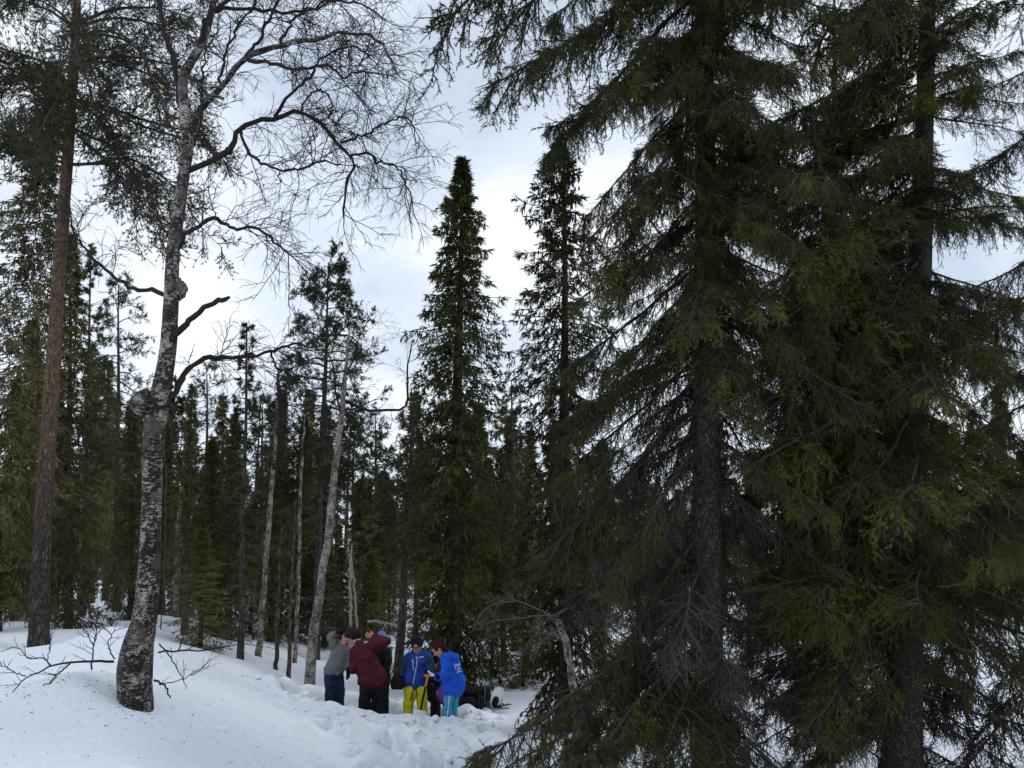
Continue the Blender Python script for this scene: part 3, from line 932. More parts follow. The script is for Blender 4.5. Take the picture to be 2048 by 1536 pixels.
_crowns = {}
def place_tree(kind, px, Y, top, label, dia, group='trees of the forest wall', var=0, width=1.0, bend=0.0, crown=True, mat=None, name=None):
    """a mid-distance conifer: base on the ground at column px and distance Y, tip at pixel `top`"""
    x = (px - 1024.0) / FPX * Y
    for _ in range(4):
        z = gz(x, Y)
        # horizontal position of the base for that pixel column
        x = (px - 1024.0) / FPX * Y / 1.0 * (CP * 1.0 + SP * (z - EYE) / Y)
    base = np.array([x, Y, gz(x, Y)])
    tp = at(top[0], top[1], Y)
    h = tp[2] - base[2]
    o = root(name or ('pine_tree' if kind.startswith('pine') else 'spruce_tree'), base, label, 'tree', group)
    m = mat or M_BARK_FAR
    straight_trunk('trunk', base, tp, dia / 2, m, o, int(px * 7 + Y * 13), bend=bend)
    me, hh = _crowns[kind][var % len(_crowns[kind])]
    c = link('crown', me, o)
    s = h / hh
    if kind != 'spruce':
        db = link('dead_branches', DEAD[var % 2], o)
        db.matrix_local = Matrix.Rotation(math.atan2(tp[0] - base[0], h), 4, 'Y') @ Matrix.Rotation(px % 6.28, 4, 'Z') @ Matrix.Diagonal((s, s, s, 1))
    lean = Matrix(((1, 0, (tp[0] - base[0]) / h, 0), (0, 1, 0, 0), (0, 0, 1, 0), (0, 0, 0, 1)))
    # lean the crown with its trunk by turning it, never by shearing
    ang = math.atan2(tp[0] - base[0], h)
    c.matrix_local = Matrix.Rotation(ang, 4, 'Y') @ Matrix.Rotation((px * 1.3) % 6.28, 4, 'Z') @ Matrix.Diagonal((s * width, s * width, s / math.cos(ang), 1))
    return o

def make_crown(fn, mats, **k):
    mb = MB()
    fn(mb, **k)
    return mb.mesh('crown', mats, smooth=False), k['h']
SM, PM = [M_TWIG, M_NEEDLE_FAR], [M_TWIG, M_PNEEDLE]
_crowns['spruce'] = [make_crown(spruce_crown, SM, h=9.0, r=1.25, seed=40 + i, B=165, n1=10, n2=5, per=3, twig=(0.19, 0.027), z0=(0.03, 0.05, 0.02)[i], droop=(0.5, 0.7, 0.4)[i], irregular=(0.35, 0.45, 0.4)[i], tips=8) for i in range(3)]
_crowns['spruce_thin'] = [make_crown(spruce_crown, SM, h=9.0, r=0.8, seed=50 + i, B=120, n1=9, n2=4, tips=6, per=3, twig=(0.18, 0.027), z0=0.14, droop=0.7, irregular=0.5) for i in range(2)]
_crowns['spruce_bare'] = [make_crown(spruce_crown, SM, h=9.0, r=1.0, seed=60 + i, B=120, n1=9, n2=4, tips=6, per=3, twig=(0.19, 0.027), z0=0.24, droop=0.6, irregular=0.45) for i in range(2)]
_crowns['pine'] = [make_crown(pine_crown, PM, h=10.0, r=1.7, seed=70 + i, B=44, n1=8, n2=5, z0=0.45, tuft=(0.085, 0.016), tn=7, tw=0.006, tufts2=2) for i in range(3)]
_crowns['pine_dense'] = [make_crown(pine_crown, PM, h=10.0, r=1.9, seed=76, B=64, n1=9, n2=6, z0=0.42, tuft=(0.085, 0.018), tn=6, tw=0.006, tufts2=3)]
_crowns['pine_thin'] = [make_crown(pine_crown, PM, h=10.0, r=0.75, seed=80 + i, B=46, n1=5, n2=4, z0=0.35, tuft=(0.085, 0.016), tn=7, tw=0.005, up=0.5, flat_top=1.0, tufts2=3) for i in range(2)]

def dead_branches(seed):
    rng = np.random.default_rng(seed)
    n = 54
    az = rng.uniform(0, 6.28, n)
    st = np.stack((np.zeros(n), np.zeros(n), rng.uniform(0.7, 6.0, n)), 1)
    d = np.stack((np.cos(az), np.sin(az), rng.uniform(-0.5, 0.15, n)), 1)
    mb = MB()
    twig_crown(mb, st, d, rng.uniform(0.3, 1.1, n), seed + 1, [(0, 8, 0.03, 0.10, 1, 1), (4, 4, 0.04, 0.12, 0.45, 0.6)], rad=0.008)
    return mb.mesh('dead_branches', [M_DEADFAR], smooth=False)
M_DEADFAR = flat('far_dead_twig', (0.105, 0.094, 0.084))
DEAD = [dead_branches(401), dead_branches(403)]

# --- the tall narrow spruce behind the people
rngF = np.random.default_rng(21)
baseF = at(905, 1362, 17.3)
baseF[2] = gz(baseF[0], 17.3)
topF = at(925, 318, 17.3)
oF = root('spruce_tree', baseF, 'tall narrow free-standing spruce right behind the people in blue jackets', 'tree', 'trees round the clearing')
straight_trunk('trunk', baseF, topF, 0.16, M_BARK, oF, 5, S=14, n=24)
mb = MB()
hF = topF[2] - baseF[2]
spruce_crown(mb, h=hF, r=1.05, seed=22, B=330, n1=13, n2=7, twig=(0.15, 0.019), z0=0.03, droop=0.75, irregular=0.34, wood=True, per=3, tips=14, tipup=0.18,
             table=([0, 0.15, 0.35, 0.55, 0.72, 0.86, 0.94, 1.0], [1.0, 1.08, 0.98, 0.86, 0.74, 0.44, 0.17, 0.02]))
c = link('crown', mb.mesh('crown', [M_TWIG, M_NEEDLE_MID], smooth=False), oF)
c.rotation_euler = (0, math.atan2(topF[0] - baseF[0], hF), 0)

# --- the ragged spruce between it and the near trunks
baseE = at(1128, 1300, 14.0)
baseE[2] = gz(baseE[0], 14.0)
topE = at(1128, 285, 14.0)
oE = root('spruce_tree', baseE, 'ragged spruce with a brownish cone-laden top between the free-standing spruce and the near trunks', 'tree', 'trees round the clearing')
straight_trunk('trunk', baseE, topE, 0.12, M_BARK, oE, 6, S=12, n=22)
mb = MB()
hE = topE[2] - baseE[2]
spruce_crown(mb, h=hE, r=0.92, seed=24, B=215, n1=11, n2=7, twig=(0.14, 0.017), z0=0.03, droop=0.85, irregular=0.6, wood=2, per=3, tipup=0.24, tips=14,
             table=([0, 0.2, 0.45, 0.7, 0.85, 0.95, 1.0], [0.95, 1.0, 0.95, 0.88, 0.60, 0.26, 0.03]))
c = link('crown', mb.mesh('crown', [M_TWIG, M_NEEDLE_MID], smooth=False), oE)
# hanging cones in the top
mb = MB()
for k in range(150):
    z = hE * rngF.uniform(0.80, 0.985)
    a, rr = rngF.uniform(0, 6.28), rngF.uniform(0.05, 0.42)
    p = np.array([math.cos(a) * rr, math.sin(a) * rr, z])
    tube(mb, np.array([p, p - [0, 0, 0.02], p - [0, 0, 0.06], p - [0, 0, 0.10]]), np.array([0.004, 0.016, 0.018, 0.003]), 5, 0)
tag(link('cone_cluster', mb.mesh('cones', [flat('spruce_cone', (0.105, 0.058, 0.034))]), oE), kind='stuff')

# --- the spruce at the left edge
baseG = at(-18, 1262, 17.0); baseG[2] = gz(baseG[0], 17.0)
topG = at(-10, 130, 17.0)
oG = root('spruce_tree', baseG, 'dense dark spruce cut off by the left edge, behind the tall red-barked pine', 'tree', 'trees round the clearing')
straight_trunk('trunk', baseG, topG, 0.16, M_BARK, oG, 7)
mb = MB()
hG = topG[2] - baseG[2]
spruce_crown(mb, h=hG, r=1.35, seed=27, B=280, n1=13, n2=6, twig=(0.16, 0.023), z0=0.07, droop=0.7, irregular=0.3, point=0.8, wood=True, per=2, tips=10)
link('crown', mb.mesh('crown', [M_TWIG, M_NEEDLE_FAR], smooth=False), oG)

# --- the tall red-barked pine on the left
YP = 15.2
P, R = trunk_path([(76, 1310, YP, 27), (77, 1280, YP, 23), (82, 1150, YP, 21), (92, 950, YP, 18.5), (108, 700, YP, 17), (125, 450, YP, 15), (140, 250, YP, 13), (152, 50, YP, 11), (156, -150, YP, 9), (158, -400, YP, 5), (158, -560, YP, 2)])
bP = P[0].copy()
oP = root('pine_tree', bP, 'tall pine with grey lower and red-brown upper bark at the left', 'tree', 'trees round the clearing')
Q, RR = resample(P, R, 50)
link('trunk', trunk_mesh('trunk', Q, RR * 0.82, M_PINE, 20, 0.02, 3, bP, 0.02), oP)
rngP = np.random.default_rng(31)
for k in range(11):                       # dead stubs along the bare stem
    zz_ = rngP.uniform(2.2, 8.0)
    p0_ = np.array([np.interp(zz_, Q[:, 2], Q[:, q]) for q in range(3)])
    a_ = rngP.uniform(0, 6.28)
    d_ = np.array([math.cos(a_), math.sin(a_), rngP.uniform(-0.3, 0.2)])
    st_ = grow(p0_[None] + d_ * 0.08, d_[None], np.array([rngP.uniform(0.15, 0.6)]), 8, 0.03, 0.12, rngP)[0]
    link('dead_stub', trunk_mesh('dead_stub', st_, np.linspace(0.016, 0.007, 8), M_DEADTWIG, 5, 0.1, k, bP), oP)
mb = MB()
def traced(points, Y0, Y1, n=12):
    pts = np.array([at(a, b, Y0 + (Y1 - Y0) * k / max(1, len(points) - 1)) for k, (a, b) in enumerate(points)])
    out, _ = resample(pts, np.ones(len(pts)), n)
    return out
pl = []
def pine_limb(points, Y1, r0):
    L = traced(points, YP, Y1, 14)
    L = L + np.cumsum(rngP.normal(0, 0.012, L.shape), axis=0)
    pl.append((L, r0))
for pts, Y1, r0 in [
    ([(140, 330), (185, 330), (225, 318), (260, 345), (300, 400), (330, 470), (345, 500)], YP - 0.8, 0.035),
    ([(142, 255), (180, 275), (230, 300), (280, 350), (330, 380), (370, 400)], YP + 0.5, 0.035),
    ([(146, 200), (200, 215), (260, 240), (330, 260), (400, 285), (430, 320)], YP - 0.4, 0.04),
    ([(150, 130), (220, 110), (300, 120), (370, 150), (420, 200)], YP + 0.9, 0.04),
    ([(153, 50), (230, 20), (310, 15), (390, 40)], YP - 0.9, 0.04),
    ([(155, -60), (230, -90), (320, -90), (400, -40)], YP + 0.4, 0.035),
    ([(140, 330), (105, 315), (70, 290), (40, 275), (10, 270)], YP - 0.5, 0.03),
    ([(143, 240), (100, 210), (60, 180), (20, 165), (-30, 170)], YP + 0.5, 0.035),
    ([(147, 180), (100, 130), (50, 110), (0, 100), (-60, 100)], YP - 0.9, 0.035),
    ([(152, 60), (100, 20), (40, 0), (-30, 0)], YP + 0.6, 0.035),
    ([(155, -50), (90, -80), (20, -80), (-50, -50)], YP - 0.3, 0.035),
    ([(145, 215), (180, 210), (220, 250), (240, 330), (250, 400)], YP - 1.6, 0.03),
    ([(150, 120), (180, 140), (200, 180), (215, 240)], YP - 2.0, 0.03),
    ([(149, 150), (120, 170), (80, 220), (60, 280)], YP - 1.8, 0.03),
    ([(153, 40), (170, 60), (150, 110), (120, 150)], YP - 2.2, 0.03),
    ([(152, 70), (220, 70), (280, 100), (320, 190), (350, 260)], YP - 1.4, 0.035),
    ([(156, -150), (230, -200), (300, -180)], YP + 1.2, 0.03), ([(156, -200), (80, -240), (0, -220)], YP - 0.6, 0.03),
    ([(157, -300), (220, -340), (280, -320)], YP - 0.6, 0.03), ([(157, -330), (100, -380), (40, -370)], YP + 0.6, 0.03),
    ([(158, -420), (190, -480), (220, -490)], YP, 0.02), ([(158, -440), (130, -500), (100, -510)], YP + 0.3, 0.02),
    ([(150, 110), (200, 100), (260, 130)], YP + 2.0, 0.03), ([(144, 230), (100, 260), (70, 330)], YP + 1.8, 0.03),
]:
    pine_limb(pts, Y1, r0)
    if len(pts) > 3:
        jx, jy, jd = rngP.normal(0, 14), rngP.normal(0, 22), rngP.normal(0, 0.9)
        pine_limb([pts[0]] + [(a + jx * k / 2, b + jy * k / 2) for k, (a, b) in enumerate(pts) if k], Y1 + jd, r0 * 0.85)
L0 = np.array([a for a, b in pl])
R0 = np.array([b for a, b in pl])
tube(mb, L0, np.linspace(1, 0.22, 14)[None] * R0[:, None], 5, 0)
n1 = 27
i1 = np.repeat(np.arange(len(L0)), n1)
t1 = rngP.uniform(0.14, 1.0, len(i1))
p, tg = sample(L0, i1, t1)
d1 = tg * 0.75 + nrm(np.cross(tg, rngP.normal(0, 1, (len(i1), 3)))) * 0.75
d1[:, 2] += rngP.uniform(-0.25, 0.2, len(i1))
ln1 = rngP.uniform(0.35, 1.0, len(i1)) * (1.15 - 0.55 * t1)
l1 = grow(p, d1, ln1, 8, 0.02, 0.16, rngP)
tube(mb, l1, np.broadcast_to(np.linspace(0.011, 0.005, 8), (len(l1), 8)), 4, 0)
n2 = 10
i2 = np.repeat(np.arange(len(l1)), n2)
t2 = rngP.uniform(0.15, 1.0, len(i2))
p2, tg2 = sample(l1, i2, t2)
d2 = tg2 * 0.8 + nrm(np.cross(tg2, rngP.normal(0, 1, (len(i2), 3)))) * 0.75
l2 = grow(p2, d2, rngP.uniform(0.10, 0.36, len(i2)), 3, 0.0, 0.2, rngP)
tube(mb, l2, np.broadcast_to(np.linspace(0.006, 0.004, 3), (len(l2), 3)), 3, 0)
for tt in (0.6, 0.99):
    cc, tg3 = sample(l2, np.arange(len(l2)), np.full(len(l2), tt))
    i3 = np.repeat(np.arange(len(cc)), 9)
    dd = nrm(tg3[i3] * rngP.uniform(0.2, 0.9, (len(i3), 1)) + nrm(rngP.normal(0, 1, (len(i3), 3))) * 0.75)
    spikes(mb, cc[i3], dd, 0.058 * rngP.uniform(0.7, 1.25, len(i3)), 0.012, rngP, 1)
link('crown', mb.mesh('crown', [M_TWIG, M_PNEEDLE], smooth=False, offset=bP), oP)

# --- the old crooked birch
YH = 9.8
P, R = trunk_path([(276, 1475, YH, 44), (272, 1400, YH, 42), (270, 1345, YH, 42), (274, 1300, YH, 39), (287, 1245, YH, 31), (296, 1150, YH, 26.5), (303, 1000, YH, 24), (306, 900, YH, 25), (312, 830, YH, 29), (324, 770, YH, 24), (336, 700, YH, 21.5), (343, 600, YH, 20), (347, 500, YH, 18), (358, 420, YH, 17), (369, 340, YH, 16), (376, 285, YH, 16), (368, 210, YH, 13), (368, 150, YH, 13), (400, 92, YH, 12), (422, 25, YH, 10), (436, -60, YH, 8), (440, -160, YH, 5), (450, -260, YH, 2)])
bH = P[0].copy()
oH = root('birch_tree', bH, 'old crooked leafless birch with flaking black and white bark and a burl', 'tree', 'trees round the clearing')
Q, RR = resample(P, R * 0.75, 90)
link('trunk', trunk_mesh('trunk', Q, RR, M_BIRCH, 34, 0.045, 12, bH, 0.025), oH)
rngH = np.random.default_rng(44)
limbs = [
    ([(378, 270), (396, 226), (440, 178), (472, 137), (492, 113), (557, 95), (586, 81), (638, 77), (683, 67), (743, 73), (775, 97), (790, 140)], YH, YH - 0.9, 10, 2),
    ([(492, 113), (516, 80), (545, 24), (575, -40), (600, -90)], YH - 0.35, YH + 0.2, 5, 2),
    ([(378, 340), (402, 330), (457, 300), (480, 258), (501, 244), (549, 234), (602, 224), (634, 238), (662, 270), (690, 299), (707, 321), (699, 351), (690, 408), (688, 440)], YH, YH + 0.9, 9, 2),
    ([(549, 234), (578, 190), (618, 153), (630, 133), (655, 110), (700, 95), (740, 110)], YH + 0.4, YH - 0.3, 4.5, 1.6),
    ([(682, 285), (735, 268), (775, 244), (808, 234), (830, 260)], YH + 0.65, YH + 0.4, 4, 1.5),
    ([(702, 310), (731, 307), (759, 323), (795, 335), (816, 375), (826, 410)], YH + 0.75, YH + 1.2, 4, 1.5),
    ([(480, 260), (489, 290), (517, 323), (590, 339), (642, 323), (680, 330)], YH + 0.25, YH - 0.5, 5, 1.6),
    ([(497, 121), (553, 129), (594, 139), (638, 131), (670, 141), (690, 157), (725, 141), (760, 150)], YH - 0.4, YH - 1.2, 5, 1.6),
    ([(602, 224), (618, 190), (650, 185), (664, 210), (660, 235), (680, 255)], YH + 0.5, YH + 0.1, 3, 1.4),
    ([(360, 495), (374, 468), (400, 450), (428, 436), (460, 456), (509, 456), (545, 480), (580, 510)], YH, YH - 0.5, 6.5, 1.8),
    ([(343, 800), (356, 772), (380, 735), (410, 718), (450, 716), (500, 712), (545, 700), (580, 688), (610, 690)], YH, YH + 0.8, 8.5, 2.2),
    ([(540, 702), (552, 730), (556, 780), (560, 830)], YH + 0.55, YH + 0.7, 3, 1.5),
    ([(335, 592), (300, 582), (255, 573), (220, 545), (178, 508), (150, 465), (140, 420)], YH, YH + 0.6, 6, 1.6),
    ([(368, 235), (347, 121), (323, 40), (308, -60), (300, -140)], YH, YH + 0.5, 9, 3),
    ([(404, 89), (410, 40), (470, -10), (540, -60), (600, -100)], YH, YH - 0.6, 6, 2),
    ([(440, 178), (447, 120), (470, 60), (510, 10), (530, -50)], YH - 0.15, YH - 0.7, 4, 1.8),
    ([(388, 290), (405, 240), (402, 170), (412, 110), (440, 60)], YH + 0.05, YH + 0.9, 4, 1.8),
    ([(557, 95), (590, 40), (640, 10), (690, -30)], YH - 0.5, YH - 0.2, 4, 1.6),
    ([(422, 25), (480, 15), (550, 25), (620, 20), (690, 0), (760, 30)], YH, YH + 0.7, 6, 1.6),
]
PX = YH / FPX
sub = []
for k, (pts, y0, y1, r0, r1) in enumerate(limbs):
    L = traced(pts, y0, y1, 26)
    w = rngH.normal(0, 0.010, L.shape)
    w[2::3] += rngH.normal(0, 0.016, w[2::3].shape)
    w[0] = 0
    L = L + w
    rr = np.linspace(r0 * 0.8, r1, 26) * PX * rngH.uniform(0.86, 1.18, 26)
    link('limb', trunk_mesh('limb', L, rr, M_BTWIG if r0 < 9.5 else M_BIRCH, 8, 0.05, 60 + k, bH, 0.02), oH)  # thinner limbs take the dark twig colour, standing in for backlight
    sub.append((L, r0))
# broken stub
Lst = traced([(338, 690), (352, 668), (375, 645), (410, 614), (440, 600), (460, 594)], YH, YH - 0.4, 16)
link('broken_limb', trunk_mesh('broken_limb', Lst + np.concatenate((np.zeros((2, 3)), rngH.normal(0, 0.010, (14, 3)))), 0.85 * np.array([13, 11, 9.5, 8.5, 8, 7.5, 7, 7, 6.8, 6.5, 6.5, 6.2, 6.2, 6, 5.6, 3.5]) * PX, M_BTWIG, 10, 0.07, 91, bH, 0.03), oH)
# burl with a cap of snow, and a knot
def lump(center, rx, ry, rz, seed, rough, nu=28, nv=18):
    rng = np.random.default_rng(seed)
    th = np.linspace(0, 2 * np.pi, nu, endpoint=False)
    ph = np.linspace(0.02, np.pi - 0.02, nv)
    T, Pp = np.meshgrid(th, ph)
    k = np.ones_like(T)
    for q in range(12):
        a, b = rng.integers(1, 8), rng.integers(1, 8)
        k += rough * rng.uniform(0.3, 1.0) * np.sin(a * T + rng.uniform(0, 6.28)) * np.sin(b * Pp + rng.uniform(0, 6.28)) / (1 + 0.15 * q)
    V = np.stack((np.cos(T) * np.sin(Pp) * rx * k, np.sin(T) * np.sin(Pp) * ry * k, np.cos(Pp) * rz * k), axis=-1) + np.asarray(center)
    idx = np.arange(nu * nv).reshape(nv, nu)
    F = np.stack((idx[:-1], np.roll(idx[:-1], -1, 1), np.roll(idx[1:], -1, 1), idx[1:]), axis=-1).reshape(-1, 4)
    return V.reshape(-1, 3), F
mb = MB(); mb.add(*lump(at(290, 806, YH - 0.02), 0.15, 0.15, 0.15, 3, 0.16, 40, 26))
burl = link('burl', mb.mesh('burl', [M_BIRCH], True, bH), oH)
mb = MB(); mb.add(*lump(at(296, 781, YH - 0.02), 0.085, 0.085, 0.035, 4, 0.06))
link('snow_cap', mb.mesh('snow_cap', [M_SNOW], True, bH), burl)
mb = MB(); mb.add(*lump(at(360, 578, YH), 0.075, 0.08, 0.12, 5, 0.14))
link('knot', mb.mesh('knot', [M_BIRCH], True, bH), oH)
# hanging twigs
st, dr, le = [], [], []
for L, r0 in sub:
    n = int(10 + 7 * r0 / 4)
    t = rngH.uniform(0.22, 1.0, n)
    p, tg = sample(L[None], np.zeros(n, int), t)
    d = tg * 0.7 + nrm(np.cross(tg, rngH.normal(0, 1, (n, 3)))) * 0.8
    d[:, 2] += 0.1
    st.append(p); dr.append(d); le.append(rngH.uniform(0.35, 0.95, n))
    # the tip
    st.append(L[-1:]); dr.append((L[-1:] - L[-3:-2])); le.append(np.array([0.6]))
mb = MB()
twig_crown(mb, np.concatenate(st), np.concatenate(dr), np.concatenate(le), 46,
           [(0, 8, np.linspace(-0.02, 0.16, 7), 0.15, 1, 1), (6, 7, np.linspace(0.02, 0.20, 6), 0.16, 0.62, 0.75), (3, 5, 0.10, 0.17, 0.66, 0.6)], rad=0.0064)
link('crown', mb.mesh('crown', [M_BTWIG], smooth=False, offset=bH), oH)
# loose strip of bark hanging along the trunk
Ls = traced([(328, 870), (332, 960), (330, 1060), (328, 1180), (322, 1260)], YH - 0.16, YH - 0.22, 20)
link('bark_strip', trunk_mesh('bark_strip', Ls + rngH.normal(0, 0.004, Ls.shape), np.full(20, 0.006), M_DEADTWIG, 5, 0.1, 8, bH, 0.05), oH)
# ------------------------------------------------------------------ the forest wall
FOREST = [
    # kind, base px, distance, tip pixel, diameter, variant, width, label
    ('spruce', 138, 18.5, (140, 470), 0.14, 0, 0.75, 'slender spruce half hidden behind the tall red-barked pine'),
    ('pine_thin', 165, 21.5, (183, 498), 0.12, 0, 1.0, 'thin sparse pine whose bare tip stands between the tall pine and the old birch'),
    ('pine', 232, 24.0, (238, 570), 0.17, 1, 0.75, 'bushy pine with a reddish stem just left of the old birch'),
    ('spruce', 262, 20.5, (262, 800), 0.15, 1, 0.9, 'dark spruce directly behind the left side of the old birch trunk'),
    ('spruce', 60, 22.0, (66, 640), 0.16, 2, 0.9, 'spruce filling the gap left of the tall red-barked pine'),
    ('spruce', 108, 25.0, (112, 720), 0.15, 1, 1.0, 'shorter spruce close behind the right side of the tall pine'),
    ('spruce', 30, 20.0, (32, 760), 0.13, 0, 1.0, 'low broad spruce by the left edge below the dense dark one'),
    ('spruce_bare', 182, 32.0, (185, 690), 0.24, 0, 1.0, 'distant spruce with a stout bare stem in the snowy gap'),
    ('spruce_bare', 212, 36.0, (215, 720), 0.24, 1, 1.1, 'farthest bare-stemmed spruce at the end of the snowy gap'),
    ('spruce_bare', 368, 19.0, (385, 770), 0.13, 1, 0.85, 'straight spruce with a bare lower stem just right of the old birch'),
    ('spruce', 400, 17.6, (404, 1060), 0.08, 0, 1.9, 'young knee-branched spruce sapling right of the old birch'),
    ('spruce', 422, 20.5, (425, 880), 0.13, 2, 1.0, 'spruce behind the young sapling'),
    ('spruce', 456, 20.0, (470, 828), 0.15, 1, 1.0, 'dense pointed spruce left of the thin bare-stemmed pine'),
    ('pine_thin', 480, 17.6, (495, 645), 0.11, 1, 1.0, 'thin straight pine with a long bare stem and a spindly top'),
    ('spruce', 540, 21.0, (566, 780), 0.14, 0, 0.8, 'blue-green narrow spruce behind the slanting white birch'),
    ('spruce', 590, 22.0, (612, 850), 0.14, 2, 0.8, 'spruce behind the slim white birch'),
    ('spruce', 640, 25.0, (655, 870), 0.15, 1, 1.0, 'spruce in the dark below the bushy-topped tall pine'),
    ('pine_dense', 628, 20.5, (658, 528), 0.20, 0, 0.85, 'tall pine with a dense pointed crown behind the big leaning birch'),
    ('pine', 795, 18.4, (826, 815), 0.19, 2, 0.72, 'slanting bare-stemmed pine left of the free-standing spruce'),
    ('pine', 748, 26.0, (752, 830), 0.16, 1, 0.8, 'pine in the gap between leaning birch and free-standing spruce'),
    ('spruce', 715, 27.0, (722, 960), 0.14, 0, 1.0, 'spruce behind the two pale dead saplings'),
    ('spruce', 762, 29.0, (770, 990), 0.14, 2, 1.0, 'small far spruce right behind the person in the black jacket'),
    ('spruce_thin', 832, 21.0, (835, 900), 0.12, 0, 1.2, 'thin spruce touching the left side of the free-standing spruce'),
    ('pine', 1030, 23.0, (1024, 762), 0.17, 2, 0.85, 'pine with a dense round top right of the free-standing spruce'),
    ('spruce_bare', 1008, 21.0, (1000, 900), 0.12, 0, 0.9, 'grey lichen-hung spruce low at the right of the free-standing spruce'),
    ('spruce_thin', 1055, 20.0, (1062, 860), 0.12, 1, 1.2, 'thin grey spruce in the gap left of the ragged spruce'),
    ('spruce', 1200, 17.0, (1205, 880), 0.14, 0, 1.0, 'spruce low behind the ragged spruce on its right side'),
    ('spruce', 1275, 18.5, (1280, 930), 0.14, 1, 1.1, 'spruce seen through the lower boughs left of the grey trunk'),
    ('spruce', 1345, 16.5, (1350, 1010), 0.12, 2, 1.2, 'low spruce close behind the left of the grey trunk'),
    ('spruce', 1500, 20.0, (1500, 960), 0.14, 0, 1.1, 'spruce seen behind the gap right of the grey trunk'),
    ('spruce', 1580, 22.0, (1585, 900), 0.15, 1, 1.1, 'spruce behind the slim near spruce, on its left'),
    ('spruce', 1735, 21.0, (1738, 900), 0.15, 2, 1.1, 'spruce behind the slim near spruce, on its right'),
    ('spruce', 1880, 24.0, (1885, 950), 0.14, 0, 1.0, 'spruce just right of the thick near trunk, far back'),
    ('spruce_thin', 1943, 26.0, (1940, 845), 0.12, 0, 1.0, 'thin far spruce against the sky by the right edge'),
    ('spruce_thin', 1998, 27.0, (1993, 770), 0.12, 1, 1.0, 'taller thin far spruce nearest the right edge'),
    ('spruce', 2040, 30.0, (2042, 900), 0.14, 1, 1.0, 'far spruce cut by the right edge'),
    ('spruce', 985, 19.5, (985, 1105), 0.06, 0, 2.0, 'young spruce bush in the gap right of the free-standing spruce'),
    ('spruce', 1046, 18.2, (1046, 1085), 0.06, 2, 1.9, 'young spruce bush left of the foot of the ragged spruce'),
    ('spruce', 1085, 21.0, (1086, 1050), 0.07, 1, 1.7, 'young spruce just behind the ragged spruce stem'),
    ('spruce', 684, 23.0, (685, 1095), 0.07, 1, 1.9, 'young spruce low behind the pale dead saplings'),
    ('spruce', 742, 22.5, (742, 1105), 0.07, 0, 1.9, 'young spruce low left of the slanting pine'),
    ('spruce', 502, 22.0, (503, 1030), 0.08, 2, 1.6, 'low spruce filling the dark between thin pine and slanting birch'),
    ('spruce', 562, 23.5, (563, 1020), 0.08, 0, 1.6, 'low spruce between the slanting birch and the slim white birch'),
    ('spruce', 648, 22.0, (649, 1060), 0.08, 2, 1.7, 'low spruce directly behind the big leaning birch'),
    ('pine', 412, 27.0, (414, 735), 0.16, 1, 0.8, 'loose-crowned pine far back right of the old birch, above the young sapling'),
    ('spruce_thin', 440, 25.0, (446, 790), 0.12, 1, 1.2, 'thin spruce spire far back left of the dense pointed spruce'),
    ('pine', 520, 28.0, (526, 800), 0.16, 2, 0.8, 'loose-crowned pine far back above the slanting slim birch'),
    ('pine', 705, 30.0, (708, 820), 0.16, 0, 0.8, 'loose-crowned pine far back just right of the big leaning birch'),
    ('spruce', 325, 23.5, (330, 830), 0.14, 2, 0.9, 'spruce showing right behind the burl of the old birch'),
]
for i, (kind, px, Y, top, dia, var, width, label) in enumerate(FOREST):
    place_tree(kind, px, Y, top, label, dia, var=var, width=width)

# ------------------------------------------------------------------ birches and bare stems in the middle distance
def birch(pts, label, mat, limbs=(), twigs=0, tw_len=(0.3, 0.8), seed=0, S=10, wig=0.01, name='birch_tree', tw_from=0.45, tmat=None, rad=0.005):
    P, R = trunk_path(pts)
    P[0, 2] = min(P[0, 2], gz(P[0, 0], P[0, 1]) - 0.05)
    b = P[0].copy()
    o = root(name, b, label, 'tree', 'birches in the clearing')
    Q, RR = resample(P, R, 30)
    rng = np.random.default_rng(seed)
    w = rng.normal(0, wig, Q.shape); w[0] = 0
    Q = Q + w
    link('trunk', trunk_mesh('trunk', Q, RR, mat, S, 0.04, seed, b, 0.015), o)
    srcs = [(Q, tw_from)]
    for lp, y0, y1, r0, r1 in limbs:
        L = traced(lp, y0, y1, 16)
        L = L + rng.normal(0, 0.006, L.shape)
        link('limb', trunk_mesh('limb', L, np.linspace(r0, r1, 16) * y0 / FPX, tmat or M_BTWIG, 6, 0.05, seed + 3, b, 0.02), o)
        srcs.append((L, 0.2))
    if twigs:
        st, dr, le = [], [], []
        for L, f in srcs:
            n = twigs
            t = rng.uniform(f, 1.0, n)
            p, tg = sample(L[None], np.zeros(n, int), t)
            d = tg * 0.6 + nrm(np.cross(tg, rng.normal(0, 1, (n, 3)))) * 0.8
            st.append(p); dr.append(d); le.append(rng.uniform(*tw_len, n))
        mb = MB()
        twig_crown(mb, np.concatenate(st), np.concatenate(dr), np.concatenate(le), seed + 1,
                   [(0, 8, np.linspace(-0.05, 0.08, 7), 0.15, 1, 1), (5, 6, 0.07, 0.15, 0.6, 0.7), (3, 4, 0.08, 0.15, 0.6, 0.6)], rad=rad)
        link('crown', mb.mesh('crown', [tmat or M_BTWIG], smooth=False, offset=b), o)
    return o
